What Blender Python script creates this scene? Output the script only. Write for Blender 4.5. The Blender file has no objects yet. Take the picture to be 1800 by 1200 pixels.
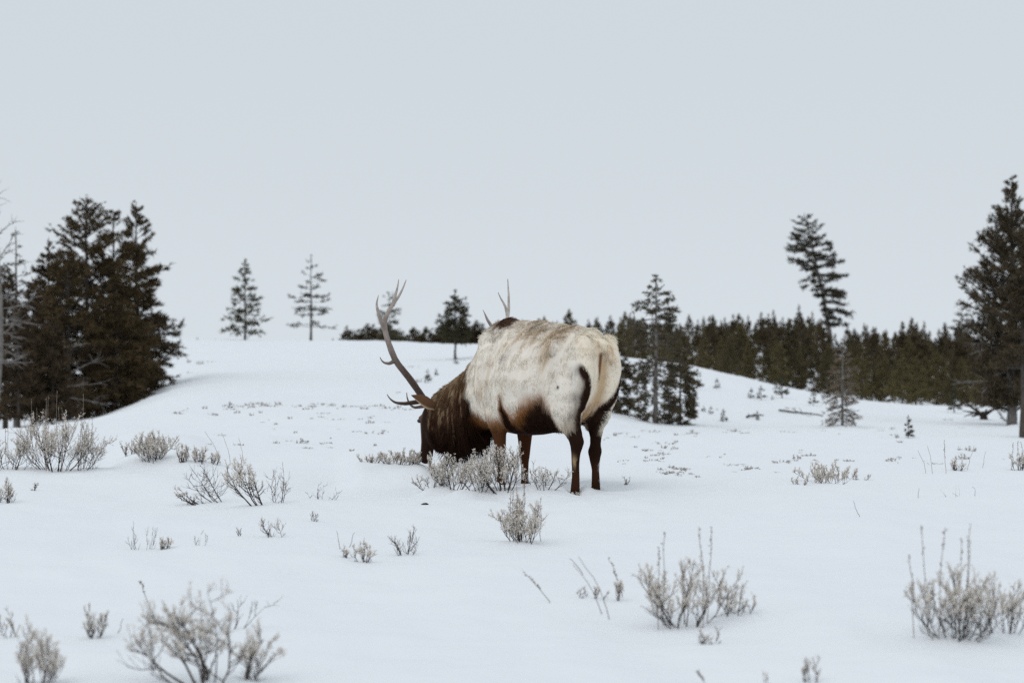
import bpy, math, random
import numpy as np
from mathutils import Vector

random.seed(7)
RNG = np.random.default_rng(7)
scn = bpy.context.scene
COL = scn.collection
PI = math.pi

# ------------------------------------------------------------------ camera
ZC = 1.39                 # eye height over the snow at the elk
FPX = 3500.0              # focal length in pixels of an 1800 px wide frame (70 mm)
PITCH = math.atan(55.0 / FPX)
cam_d = bpy.data.cameras.new('camera')
cam = bpy.data.objects.new('camera', cam_d)
COL.objects.link(cam)
cam.location = (0, 0, ZC)
cam.rotation_euler = (PI / 2 - PITCH, 0, 0)
cam_d.sensor_width = 36.0
cam_d.lens = 70.0
cam_d.clip_start = 0.1
cam_d.clip_end = 9000
cam_d.dof.use_dof = True
cam_d.dof.focus_distance = 15.9
cam_d.dof.aperture_fstop = 2.5
scn.camera = cam

# ------------------------------------------------------------------ sky and light: an even overcast
SUN_EL, SUN_AZ = math.radians(52), math.radians(215)      # azimuth clockwise from +y (view direction)
world = bpy.data.worlds.new('World')
scn.world = world
world.use_nodes = True
wt = world.node_tree
wt.nodes.clear()
wo = wt.nodes.new('ShaderNodeOutputWorld')
bg = wt.nodes.new('ShaderNodeBackground')
bg.inputs['Strength'].default_value = 0.1
sky = wt.nodes.new('ShaderNodeTexSky')
sky.sky_type = 'NISHITA'
sky.sun_disc = False
sky.sun_elevation = SUN_EL
sky.sun_rotation = SUN_AZ
sky.dust_density = 3.0
tc = wt.nodes.new('ShaderNodeTexCoord')
sep = wt.nodes.new('ShaderNodeSeparateXYZ')
ramp = wt.nodes.new('ShaderNodeValToRGB')
ramp.color_ramp.interpolation = 'B_SPLINE'
e = ramp.color_ramp.elements
e[0].position = 0.0
e[0].color = (0.695, 0.755, 0.806, 1)
e[1].position = 1.0
e[1].color = (0.70, 0.755, 0.805, 1)
e2 = e.new(0.06); e2.color = (0.660, 0.716, 0.766, 1)
e3 = e.new(0.18); e3.color = (0.630, 0.686, 0.736, 1)
scale = wt.nodes.new('ShaderNodeVectorMath'); scale.operation = 'SCALE'
scale.inputs['Scale'].default_value = 10.0
mixs = wt.nodes.new('ShaderNodeMix'); mixs.data_type = 'RGBA'
mixs.inputs['Factor'].default_value = 0.97     # thickness of the cloud deck
L = wt.links.new
L(tc.outputs['Generated'], sep.inputs[0])
L(sep.outputs['Z'], ramp.inputs['Fac'])
L(ramp.outputs['Color'], scale.inputs[0])
L(sky.outputs['Color'], mixs.inputs['A'])
L(scale.outputs['Vector'], mixs.inputs['B'])
L(mixs.outputs['Result'], bg.inputs['Color'])
L(bg.outputs['Background'], wo.inputs['Surface'])

sun_d = bpy.data.lights.new('sun', 'SUN')
sun_d.energy = 0.62
sun_d.angle = math.radians(40)
sun_d.color = (1.0, 0.97, 0.93)
sun = bpy.data.objects.new('sun', sun_d)
COL.objects.link(sun)
sdir = Vector((math.sin(SUN_AZ) * math.cos(SUN_EL), math.cos(SUN_AZ) * math.cos(SUN_EL), math.sin(SUN_EL)))
sun.rotation_euler = sdir.to_track_quat('Z', 'Y').to_euler()
sun.location = (-10, -10, 30)

scn.view_settings.view_transform = 'Standard'
scn.view_settings.look = 'None'
scn.view_settings.exposure = 0.0
scn.view_settings.gamma = 1.0
scn.view_settings.use_curve_mapping = False
scn.render.engine = 'CYCLES'
scn.cycles.use_denoising = False
scn.cycles.max_bounces = 6
scn.cycles.diffuse_bounces = 4

# ------------------------------------------------------------------ helpers
def ss(a, b, x):
    t = np.clip((np.asarray(x, float) - a) / (b - a), 0, 1)
    return t * t * (3 - 2 * t)

def slope(row):
    return (-math.sin(PITCH) - (row - 600) / FPX * math.cos(PITCH)) / (math.cos(PITCH) - (row - 600) / FPX * math.sin(PITCH))

def at(px, row, D):
    """point at depth D metres seen at that place of the photograph"""
    k = D / (math.cos(PITCH) - (row - 600) / FPX * math.sin(PITCH))
    return np.array(((px - 900) / FPX * k, D, ZC + slope(row) * D))

def _hash(i, j, seed):
    n = (i * 374761393 + j * 668265263 + seed * 1274126177) & 0x7fffffff
    n = ((n ^ (n >> 13)) * 1274126177) & 0x7fffffff
    return ((n ^ (n >> 16)) & 0xffff) / 65535.0 * 2 - 1

def vnoise(x, y, seed=0):
    x = np.asarray(x, float); y = np.asarray(y, float)
    i = np.floor(x).astype(np.int64); j = np.floor(y).astype(np.int64)
    fx = x - i; fy = y - j
    fx = fx * fx * fx * (fx * (fx * 6 - 15) + 10); fy = fy * fy * fy * (fy * (fy * 6 - 15) + 10)
    a = _hash(i, j, seed); b = _hash(i + 1, j, seed); c = _hash(i, j + 1, seed); d = _hash(i + 1, j + 1, seed)
    return (a * (1 - fx) + b * fx) * (1 - fy) + (c * (1 - fx) + d * fx) * fy

def vnoise3(p, f, seed=0):
    x, y, z = p[:, 0] * f, p[:, 1] * f, p[:, 2] * f
    return (vnoise(x + 0.37 * z, y + 13.1, seed) + vnoise(y - 0.41 * x + 5.7, z, seed + 1) + vnoise(z + 0.29 * y + 3.3, x, seed + 2)) / 1.7

def norm(a):
    a = np.asarray(a, float)
    return a / np.maximum(np.linalg.norm(a, axis=-1, keepdims=True), 1e-9)

def mk_mesh(name, V, F, mats, smooth=True, attr=None, mat_idx=None):
    V = np.asarray(V, np.float32); F = np.asarray(F, np.int32)
    me = bpy.data.meshes.new(name)
    n, k = F.shape
    me.vertices.add(len(V)); me.vertices.foreach_set('co', V.ravel())
    me.loops.add(n * k); me.loops.foreach_set('vertex_index', F.ravel())
    me.polygons.add(n)
    me.polygons.foreach_set('loop_start', np.arange(0, n * k, k, dtype=np.int32))
    me.polygons.foreach_set('use_smooth', np.full(n, smooth, bool))
    for m in (mats if isinstance(mats, (list, tuple)) else [mats]):
        me.materials.append(m)
    if mat_idx is not None:
        me.polygons.foreach_set('material_index', np.asarray(mat_idx, np.int32))
    if attr is not None:
        a = me.attributes.new('tint', 'FLOAT_COLOR', 'POINT')
        c = np.ones((len(V), 4), np.float32); c[:, :3] = attr
        a.data.foreach_set('color', c.ravel())
    me.update(calc_edges=True)
    return me

def link(name, data, parent=None, loc=None, kind=None):
    o = bpy.data.objects.new(name, data)
    COL.objects.link(o)
    if parent is not None:
        o.parent = parent
    if loc is not None:
        o.location = tuple(float(q) for q in loc)
    if kind:
        o['kind'] = kind
    return o

def tag(o, label, cat, group=None):
    o['label'] = label
    o['category'] = cat
    if group:
        o['group'] = group
    return o

def thing(name, loc, label, cat, group=None, rz=0.0, sc=1.0):
    o = link(name, None, None, loc)
    o.rotation_euler = (0, 0, rz)
    o.scale = (sc, sc, sc)
    o.empty_display_size = 0.1
    return tag(o, label, cat, group)

def batch_tubes(P, R, sides=4):
    """P (N,K,3) polylines, R (N,K) radii -> vertices, quads"""
    P = np.asarray(P, float); R = np.asarray(R, float)
    N, K, _ = P.shape
    T = np.empty_like(P)
    T[:, 1:-1] = P[:, 2:] - P[:, :-2]; T[:, 0] = P[:, 1] - P[:, 0]; T[:, -1] = P[:, -1] - P[:, -2]
    T = norm(T)
    ref = np.where(np.abs(T[:, :1, 2:3]) > 0.75, np.array([[[1., 0.13, 0]]]), np.array([[[0.1, 0.07, 1.]]]))
    A = norm(np.cross(T, np.broadcast_to(ref, T.shape)))
    B = np.cross(T, A)
    ang = np.arange(sides) * 2 * PI / sides
    V = P[:, :, None, :] + R[:, :, None, None] * (A[:, :, None, :] * np.cos(ang)[None, None, :, None] + B[:, :, None, :] * np.sin(ang)[None, None, :, None])
    idx = np.arange(N * K * sides).reshape(N, K, sides)
    a = idx[:, :-1, :]; b = np.roll(a, -1, axis=2); d = idx[:, 1:, :]; c = np.roll(d, -1, axis=2)
    return V.reshape(-1, 3), np.stack([a, b, c, d], -1).reshape(-1, 4)

def join(parts):
    Vs, Fs, o = [], [], 0
    for V, F in parts:
        Vs.append(V); Fs.append(F + o); o += len(V)
    return np.concatenate(Vs), np.concatenate(Fs)

def kites(P, D, Ln, W, rng, fat=0.55):
    D = norm(D); S = norm(np.cross(D, rng.normal(size=D.shape)))
    Ln = np.asarray(Ln)[:, None]; W = np.asarray(W)[:, None]
    m = P + D * Ln * fat
    V = np.stack([P, m + S * W / 2, P + D * Ln, m - S * W / 2], 1).reshape(-1, 3)
    return V, np.arange(len(P) * 4).reshape(-1, 4)

def needles(P, D, Ln, W, rng):
    D = norm(D); S = norm(np.cross(D, rng.normal(size=D.shape)))
    Ln = np.asarray(Ln)[:, None]; W = np.asarray(W)[:, None]
    V = np.stack([P - S * W / 2, P + S * W / 2, P + D * Ln], 1).reshape(-1, 3)
    return V, np.arange(len(P) * 3).reshape(-1, 3)

def bezier(P0, P1, P2, K):
    t = np.linspace(0, 1, K)[None, :, None]
    return P0[:, None] * (1 - t) ** 2 + 2 * P1[:, None] * t * (1 - t) + P2[:, None] * t ** 2

# ------------------------------------------------------------------ materials
def mat(name, col, rough=0.8, attr=None, noise=None, bump=None, spec=0.2, col2=None):
    m = bpy.data.materials.new(name); m.use_nodes = True
    nt = m.node_tree; b = nt.nodes['Principled BSDF']
    b.inputs['Roughness'].default_value = rough
    b.inputs['Specular IOR Level'].default_value = spec
    b.inputs['Base Color'].default_value = (*col, 1)
    src = None
    if attr:
        a = nt.nodes.new('ShaderNodeAttribute'); a.attribute_name = attr
        src = a.outputs['Color']
    if noise:
        t = nt.nodes.new('ShaderNodeTexCoord'); n = nt.nodes.new('ShaderNodeTexNoise')
        n.inputs['Scale'].default_value = noise; n.inputs['Detail'].default_value = 5
        nt.links.new(t.outputs['Object'], n.inputs['Vector'])
        mx = nt.nodes.new('ShaderNodeMix'); mx.data_type = 'RGBA'
        rp = nt.nodes.new('ShaderNodeMapRange')
        rp.inputs['From Min'].default_value = 0.35; rp.inputs['From Max'].default_value = 0.65
        nt.links.new(n.outputs['Fac'], rp.inputs['Value'])
        nt.links.new(rp.outputs['Result'], mx.inputs['Factor'])
        c2 = col2 or tuple(c * 0.6 for c in col)
        if src is None:
            mx.inputs['A'].default_value = (*col, 1); mx.inputs['B'].default_value = (*c2, 1)
        else:
            ml = nt.nodes.new('ShaderNodeMix'); ml.data_type = 'RGBA'; ml.blend_type = 'MULTIPLY'; ml.inputs['Factor'].default_value = 1
            nt.links.new(src, ml.inputs['A']); ml.inputs['B'].default_value = (*c2, 1)
            nt.links.new(src, mx.inputs['A']); nt.links.new(ml.outputs['Result'], mx.inputs['B'])
        src = mx.outputs['Result']
        if bump:
            bp = nt.nodes.new('ShaderNodeBump'); bp.inputs['Strength'].default_value = bump; bp.inputs['Distance'].default_value = 0.02
            nt.links.new(n.outputs['Fac'], bp.inputs['Height']); nt.links.new(bp.outputs['Normal'], b.inputs['Normal'])
    if src is not None:
        nt.links.new(src, b.inputs['Base Color'])
    return m

def snow_material():
    m = bpy.data.materials.new('snow'); m.use_nodes = True
    nt = m.node_tree; b = nt.nodes['Principled BSDF']; N = nt.nodes.new; K = nt.links.new
    b.inputs['Roughness'].default_value = 0.75; b.inputs['Specular IOR Level'].default_value = 0.15
    t = N('ShaderNodeTexCoord')
    n1 = N('ShaderNodeTexNoise'); n1.inputs['Scale'].default_value = 0.35; n1.inputs['Detail'].default_value = 4
    n2 = N('ShaderNodeTexNoise'); n2.inputs['Scale'].default_value = 9.0; n2.inputs['Detail'].default_value = 6
    n3 = N('ShaderNodeTexNoise'); n3.inputs['Scale'].default_value = 70.0; n3.inputs['Detail'].default_value = 3
    for n in (n1, n2, n3): K(t.outputs['Object'], n.inputs['Vector'])
    mx = N('ShaderNodeMix'); mx.data_type = 'RGBA'
    mx.inputs['A'].default_value = (0.83, 0.86, 0.89, 1); mx.inputs['B'].default_value = (0.865, 0.885, 0.91, 1)
    K(n1.outputs['Fac'], mx.inputs['Factor']); K(mx.outputs['Result'], b.inputs['Base Color'])
    b1 = N('ShaderNodeBump'); b1.inputs['Strength'].default_value = 0.35; b1.inputs['Distance'].default_value = 0.03
    b2 = N('ShaderNodeBump'); b2.inputs['Strength'].default_value = 0.25; b2.inputs['Distance'].default_value = 0.006
    K(n2.outputs['Fac'], b1.inputs['Height']); K(n3.outputs['Fac'], b2.inputs['Height'])
    K(b1.outputs['Normal'], b2.inputs['Normal']); K(b2.outputs['Normal'], b.inputs['Normal'])
    return m

M_SNOW = snow_material()
M_BARK = mat('conifer_bark', (0.10, 0.085, 0.075), 0.9, noise=14, bump=0.5, col2=(0.05, 0.042, 0.036))
M_PALEBARK = mat('weathered_bark', (0.25, 0.23, 0.215), 0.9, noise=14, bump=0.5, col2=(0.12, 0.11, 0.10))
M_DEADWOOD = mat('dead_wood', (0.26, 0.24, 0.23), 0.9, noise=10, col2=(0.17, 0.155, 0.145))
M_NEEDLE = mat('conifer_needles', (0.04, 0.04, 0.02), 0.9, attr='tint', spec=0.06)
M_SAGEWOOD = mat('sage_wood', (0.075, 0.055, 0.048), 0.9, noise=60, col2=(0.035, 0.026, 0.022))
M_SAGELEAF = mat('sage_leaf', (0.5, 0.46, 0.39), 0.85, attr='tint')
M_STALK = mat('dry_stalk', (0.30, 0.25, 0.21), 0.9, noise=40, col2=(0.2, 0.165, 0.14))
M_ROTWOOD = mat('rotten_wood', (0.045, 0.036, 0.03), 0.9, noise=20, bump=0.4)
M_COAT = mat('elk_coat', (0.5, 0.45, 0.38), 0.9, attr='tint', spec=0.05)
M_FUR = mat('elk_fur', (0.5, 0.45, 0.38), 0.85, attr='tint', spec=0.05)
M_ANTLER = mat('antler', (0.3, 0.25, 0.2), 0.55, attr='tint', noise=30, bump=0.25, col2=(0.75, 0.72, 0.7), spec=0.3)
M_EYE = mat('eye_gloss', (0.008, 0.006, 0.005), 0.12, spec=0.5)

# ------------------------------------------------------------------ the snow field
DK = np.array([1, 5, 15.5, 20, 26, 32, 40, 50, 70, 90, 110, 130, 150, 200, 260, 400, 800, 1500, 4000], float)
def rowz(row, D):
    return ZC + slope(row) * D
def prof(**kw):
    xs = sorted((float(k[1:].replace('_', '.')), v) for k, v in kw.items())
    d = np.array([x for x, _ in xs]); z = np.array([rowz(r, x) for x, r in xs])
    far = [(400, -9.), (800, -13.), (1500, -22.), (4000, -62.)]
    near = [(1, 0.), (5, 0.), (12, 0.0)]
    d = np.concatenate([[a for a, _ in near], d, [a for a, _ in far]]); z = np.concatenate([[b for _, b in near], z, [b for _, b in far]])
    return np.interp(np.log(DK), np.log(d), z)
PROFILES = {
    -250: prof(d15_5=860, d20=797, d26=764, d32=775, d40=782, d70=765, d90=730, d150=610, d200=612, d260=612),
    0:    prof(d15_5=860, d20=797, d26=752, d32=757, d40=762, d70=757, d90=725, d150=605, d200=610, d260=612),
    180:  prof(d15_5=860, d20=797, d26=746, d32=732, d40=738, d70=732, d90=700, d110=655, d130=618, d150=598, d200=604, d260=610),
    300:  prof(d15_5=860, d20=797, d26=752, d32=714, d40=710, d50=704, d70=676, d90=645, d110=620, d130=601, d150=588, d200=600, d260=608),
    400:  prof(d15_5=860, d20=797, d26=752, d32=714, d40=705, d50=696, d70=666, d90=640, d110=618, d130=602, d150=592, d200=610, d260=610),
    650:  prof(d15_5=860, d20=803, d26=755, d32=716, d40=706, d50=696, d70=666, d90=636, d110=612, d130=595, d150=602, d200=636, d260=620),
    850:  prof(d15_5=860, d20=806, d26=760, d32=726, d40=706, d50=690, d70=660, d90=628, d110=604, d130=606, d150=616, d200=636, d260=618),
    1000: prof(d15_5=860, d20=806, d26=776, d32=752, d40=736, d50=715, d70=666, d90=624, d110=612, d130=630, d150=635, d200=632, d260=612),
    1150: prof(d15_5=860, d20=806, d26=782, d32=772, d40=762, d50=748, d70=690, d90=636, d110=632, d130=650, d150=652, d200=626, d260=605),
    1230: prof(d15_5=860, d20=806, d26=782, d32=773, d40=763, d50=750, d70=700, d90=642, d110=645, d130=660, d150=655, d200=624, d260=602),
    1340: prof(d15_5=860, d20=806, d26=783, d32=774, d40=764, d50=752, d70=711, d90=668, d110=676, d130=680, d150=665, d200=628, d260=598),
    1440: prof(d15_5=860, d20=806, d26=784, d32=775, d40=765, d50=752, d70=716, d90=689, d110=698, d130=690, d150=672, d200=632, d260=596),
    1560: prof(d15_5=860, d20=806, d26=785, d32=776, d40=766, d50=754, d70=724, d90=707, d110=712, d130=705, d150=690, d200=655, d260=622),
    1700: prof(d15_5=860, d20=808, d26=786, d32=780, d40=768, d50=756, d70=732, d90=717, d110=717, d130=712, d150=702, d200=675, d260=650),
    1850: prof(d15_5=860, d20=810, d26=790, d32=786, d40=776, d50=764, d70=736, d90=722, d110=718, d130=714, d150=706, d200=682, d260=660),
    2100: prof(d15_5=860, d20=810, d26=790, d32=786, d40=776, d50=764, d70=736, d90=722, d110=718, d130=714, d150=706, d200=682, d260=660),
}
_px = np.array(sorted(PROFILES), float)
_tab = np.array([PROFILES[int(p)] for p in _px])
GPX = np.linspace(-250, 2100, 236)
GLD = np.linspace(0, math.log(4000), 420)
_g = np.array([np.interp(GLD, np.log(DK), r) for r in _tab])
_g = np.array([np.interp(GPX, _px, _g[:, k]) for k in range(len(GLD))]).T
def _blur(a, s, ax):
    k = np.exp(-0.5 * (np.arange(-3 * s, 3 * s + 1) / s) ** 2); k /= k.sum()
    pad = [(0, 0), (0, 0)]; pad[ax] = (3 * s, 3 * s)
    return np.apply_along_axis(lambda r: np.convolve(r, k, 'valid'), ax, np.pad(a, pad, mode='edge'))
_g = _blur(_blur(_g, 4, 0), 3, 1)

def ground(x, y):
    x = np.asarray(x, float); y = np.asarray(y, float)
    r = np.hypot(x, y); th = np.arctan2(x, y)
    D = np.maximum(r * np.maximum(np.cos(th), 0.94), 1.0)
    px = np.clip(900 + FPX * np.tan(np.clip(th, -1.2, 1.2)), -250, 2100)
    i = np.clip((px - GPX[0]) / (GPX[1] - GPX[0]), 0, len(GPX) - 1.001); j = np.clip(np.log(D) / (GLD[1] - GLD[0]), 0, len(GLD) - 1.001)
    a = i.astype(int); b = j.astype(int); fa = i - a; fb = j - b
    z = (_g[a, b] * (1 - fa) + _g[a + 1, b] * fa) * (1 - fb) + (_g[a, b + 1] * (1 - fa) + _g[a + 1, b + 1] * fa) * fb
    # wind-packed undulations
    f = ss(300, 60, D)
    z = z + f * (0.045 * vnoise(x * 0.45 + 3, y * 0.33, 3) + 0.034 * vnoise(x * 1.3, y * 0.9 + 7, 4) + 0.015 * vnoise(x * 3.7, y * 2.9, 5) + 0.006 * vnoise(x * 4 + y * .7, y * 11, 6) * ss(40, 12, D))
    z = z + f * 0.06 * ss(25, 45, D) * vnoise(x * 0.25, y * 0.18, 9)
    # drift lip in front of the grazing head, another behind the shrubs at left
    z = z + 0.13 * ss(15.75, 16.35, D) * ss(23, 18, D) * ss(585, 640, px) * ss(790, 735, px)
    z = z + 0.09 * ss(17.6, 18.5, D) * ss(26, 21, D) * ss(180, 240, px) * ss(400, 320, px)
    # kicked-up lumps at the foot of the brush, trampled hollow at the hind feet
    lump = ss(14.75, 15.05, D) * ss(15.75, 15.3, D) * ss(720, 770, px) * ss(1025, 975, px)
    z = z + lump * (0.035 + 0.05 * vnoise(x * 5.5, y * 5.5, 12))
    for hx, hy in ((0.485, 15.50), (0.66, 15.68), (-.08, 16.23), (.11, 16.5)):
        q = np.hypot(x - hx, y - hy)
        z = z - 0.07 * np.exp(-(q / .065) ** 4) + 0.032 * np.exp(-((q - .13) / .045) ** 2) * (.6 + .8 * vnoise(x * 9, y * 9, 14))
    z = z + .02 * ss(1.6, .5, np.hypot(x - .6, (y - 15.4) * .8)) * vnoise(x * 6, y * 6, 15)
    return z

def gz(x, y):
    return float(ground(np.array([x]), np.array([y]))[0])

_DS = np.exp(np.linspace(math.log(4.5), math.log(140), 1400))
def hit(px, row):
    """where the line of sight through that place meets the snow"""
    x = (px - 900) / FPX * _DS; z = ground(x, _DS)
    below = np.nonzero(ZC + slope(row) * _DS <= z)[0]
    k = below[0] if len(below) else len(_DS) - 1
    return np.array((x[k], _DS[k], z[k]))

def stand(px, D):
    x = (px - 900) / FPX * D
    return np.array((x, D, gz(x, D)))

def build_snow():
    d = math.radians
    th = np.concatenate([np.arange(-180, -24, 4), np.arange(-24, -16.5, 0.6), np.arange(-16.5, 16.5, 0.085), np.arange(16.5, 24, 0.6), np.arange(24, 180, 4)])
    th = np.radians(th)
    r = np.concatenate([[0.8, 1.5, 2.3, 3.2, 4.0, 4.8], 5.4 * 1.008 ** np.arange(0, 300), 59.5 * 1.011 ** np.arange(0, 148), 300 * 1.10 ** np.arange(1, 28)])
    TH, R = np.meshgrid(th, r)
    X = R * np.sin(TH); Y = R * np.cos(TH)
    Z = ground(X, Y)
    V = np.stack([X, Y, Z], -1).reshape(-1, 3)
    n, m = R.shape
    idx = np.arange(n * m).reshape(n, m)
    a = idx[:-1]; b = np.roll(a, -1, 1); dd = idx[1:]; c = np.roll(dd, -1, 1)
    F = np.stack([a, b, c, dd], -1).reshape(-1, 4)[:, ::-1]
    link('snow_field', mk_mesh('snow_field', V, F, M_SNOW), kind='structure')
build_snow()

# ------------------------------------------------------------------ the elk
UH = np.array([-0.588, 0.809, 0.0]); UL = np.array([-0.809, -0.588, 0.0]); UW = np.array([0, 0, 1.0])
EO = np.array([0.684, 15.45, 0.0])
def e2w(P):
    P = np.asarray(P, float)
    return EO + P[..., 0:1] * UH + P[..., 1:2] * UL + P[..., 2:3] * UW
def w2e(P):
    Q = np.asarray(P, float) - EO
    return np.stack([Q @ UH, Q @ UL, Q @ UW], -1)

class Shell:
    def __init__(s): s.V = []; s.F = []
    def rings(s, rings, axes=None, n=20, ex=2.0):
        """rings: (centre uvw, ra, rb, axis_a, axis_b)"""
        base = len(s.V); t = np.arange(n) * 2 * PI / n
        c, q = np.cos(t), np.sin(t)
        c = np.sign(c) * np.abs(c) ** (2 / ex); q = np.sign(q) * np.abs(q) ** (2 / ex)
        for (C, ra, rb, A, B) in rings:
            for i in range(n):
                s.V.append(np.array(C) + ra * c[i] * np.array(A) + rb * q[i] * np.array(B))
        k = len(rings)
        for r in range(k - 1):
            for i in range(n):
                j = (i + 1) % n
                s.F.append((base + r * n + i, base + r * n + j, base + (r + 1) * n + j, base + (r + 1) * n + i))
        for r, rev in ((0, True), (k - 1, False)):
            s.V.append(np.array(rings[r][0])); ci = len(s.V) - 1
            for i in range(n):
                j = (i + 1) % n
                f = (base + r * n + i, base + r * n + j, ci)
                s.F.append(f[::-1] if rev else f)
    def torso(s, lst, ex=2.2, ridge=0.0):
        b0 = len(s.V)
        s.rings([((u, v, wc), hw, hh, (0, 1, 0), (0, 0, 1)) for (u, v, wc, hh, hw) in lst], n=28, ex=ex)
        for r, (u, v, wc, hh, hw) in enumerate(lst):
            for i in range(28):
                p = s.V[b0 + r * 28 + i]; z = (p[2] - wc) / hh
                f = 1 - ridge * max(z, 0) ** 1.3 + .10 * ridge * max(-z, 0)
                s.V[b0 + r * 28 + i] = np.array((p[0], v + (p[1] - v) * f, p[2]))
    def limb(s, lst, n=16):
        s.rings([((u, v, w), ru, rv, (1, 0, 0), (0, 1, 0)) for (u, v, w, ru, rv) in lst], n=n)
    def blob(s, c, r, tilt=0.0, n=18):
        ct, st = math.cos(tilt), math.sin(tilt)
        R = []
        for k in range(1, 12):
            a = PI * k / 12
            z = -math.cos(a) * r[2]; f = math.sin(a)
            R.append(((c[0] + st * z, c[1], c[2] + ct * z), r[0] * f, r[1] * f, (ct, 0, -st), (0, 1, 0)))
        s.rings(R, n=n)

def elk_shell():
    S = Shell()
    S.torso([(-0.035, 0, .98, .10, .07), (-0.01, 0, .96, .19, .14), (0.04, 0, .94, .27, .20), (0.12, 0, .915, .335, .24), (0.27, 0, .88, .385, .262), (0.40, 0, .86, .41, .262), (0.52, 0, .845, .425, .285),
             (0.74, 0, .83, .445, .325), (0.95, 0, .82, .453, .322), (1.15, 0, .83, .45, .30), (1.33, 0, .845, .445, .255), (1.46, 0, .84, .37, .215), (1.58, 0, .78, .26, .16)], ridge=.34)
    S.torso([(.06, 0, 1.20, .03, .025), (.25, 0, 1.235, .04, .035), (.6, 0, 1.245, .04, .035), (.95, 0, 1.255, .045, .04), (1.2, 0, 1.265, .05, .045), (1.36, 0, 1.24, .045, .04)])
    S.blob((1.26, 0, 1.13), (.25, .13, .17), 0.3)                       # withers
    for sg in (1, -1):
        S.blob((.080, .128 * sg, .90), (.140, .112, .31), -0.05)         # buttock
        S.blob((.31, .165 * sg, 1.085), (.085, .075, .085))              # point of the hip
        S.blob((.12, .12 * sg, 1.10), (.14, .08, .07), .2)
        S.blob((1.24, .17 * sg, 1.0), (.10, .07, .22), .25)              # shoulder blade
        S.blob((.27, .165 * sg, .76), (.235, .115, .33), -0.12)          # thigh
        S.blob((1.17, .20 * sg, .78), (.18, .105, .34), 0.16)            # shoulder
    S.limb([(.27, .16, .74, .21, .11), (.225, .16, .58, .17, .092), (.20, .155, .50, .125, .075), (.15, .148, .43, .085, .058), (.112, .142, .37, .076, .05), (.116, .14, .33, .060, .043),
            (.130, .138, .27, .042, .033), (.137, .135, .18, .035, .029), (.14, .13, .09, .036, .030), (.15, .13, -.04, .044, .037), (.155, .13, -.12, .044, .037)])
    S.limb([(.27, -.16, .74, .20, .11), (.26, -.16, .58, .15, .085), (.245, -.152, .48, .085, .058), (.235, -.145, .40, .056, .043), (.232, -.138, .33, .050, .039), (.232, -.132, .275, .070, .049),
            (.228, -.128, .22, .050, .041), (.212, -.123, .13, .033, .029), (.205, -.12, .06, .036, .032), (.205, -.12, -.04, .042, .036), (.205, -.12, -.12, .042, .036)])
    S.limb([(1.18, .19, .78, .18, .10), (1.145, .19, .60, .15, .09), (1.115, .185, .47, .10, .07), (1.095, .178, .37, .068, .052), (1.087, .172, .28, .052, .043), (1.087, .17, .22, .05, .043),
            (1.09, .17, .14, .036, .032), (1.09, .17, .04, .034, .031), (1.09, .17, -.10, .04, .036)])
    S.limb([(1.22, -.17, .74, .17, .10), (1.21, -.165, .56, .14, .085), (1.20, -.155, .44, .10, .07), (1.19, -.15, .35, .074, .056), (1.19, -.15, .27, .06, .048), (1.19, -.15, .20, .05, .043),
            (1.19, -.15, .12, .037, .033), (1.19, -.15, .02, .034, .031), (1.19, -.15, -.10, .04, .036)])
    # neck: deep slab that drops forward
    S.torso([(1.36, 0, .82, .36, .22), (1.52, 0, .73, .345, .20), (1.68, 0, .63, .28, .17), (1.85, 0, .56, .268, .155), (2.02, 0, .485, .262, .14), (2.16, 0, .44, .25, .135), (2.27, 0, .40, .23, .115), (2.34, 0, .38, .17, .09), (2.39, 0, .37, .10, .06)])
    # head, nose in the brush
    S.limb([(2.25, 0, .63, .05, .05), (2.275, 0, .585, .095, .085), (2.31, 0, .50, .12, .10), (2.345, 0, .42, .122, .10), (2.37, 0, .34, .10, .085), (2.40, 0, .25, .072, .066), (2.425, 0, .17, .060, .058),
            (2.44, 0, .11, .060, .058), (2.447, 0, .065, .048, .048), (2.45, 0, .045, .02, .02)], n=18)
    for sg in (1, -1):
        S.blob((2.40, .078 * sg, .445), (.035, .025, .03))               # brow over the eye
        S.blob((2.30, .07 * sg, .40), (.075, .04, .10), 0.3)             # cheek
    # tail
    S.limb([(.03, .0, 1.17, .06, .05), (-.035, -.012, 1.13, .052, .05), (-.075, -.03, 1.07, .042, .046), (-.09, -.045, 1.01, .033, .038), (-.088, -.05, .96, .016, .02)], n=12)
    return S

EAR_L = (w2e(at(766, 715, 17.10)), w2e(at(724, 693, 16.98)))
EAR_R = (np.array([2.27, -.08, .55]), np.array([2.30, -.27, .62]))
EARS = (EAR_L, EAR_R)
_ea = norm(EAR_L[1] - EAR_L[0]); EARW = norm(np.array((0.55, -0.1, -0.85)) - _ea * np.dot(_ea, np.array((0.55, -0.1, -0.85))))

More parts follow.
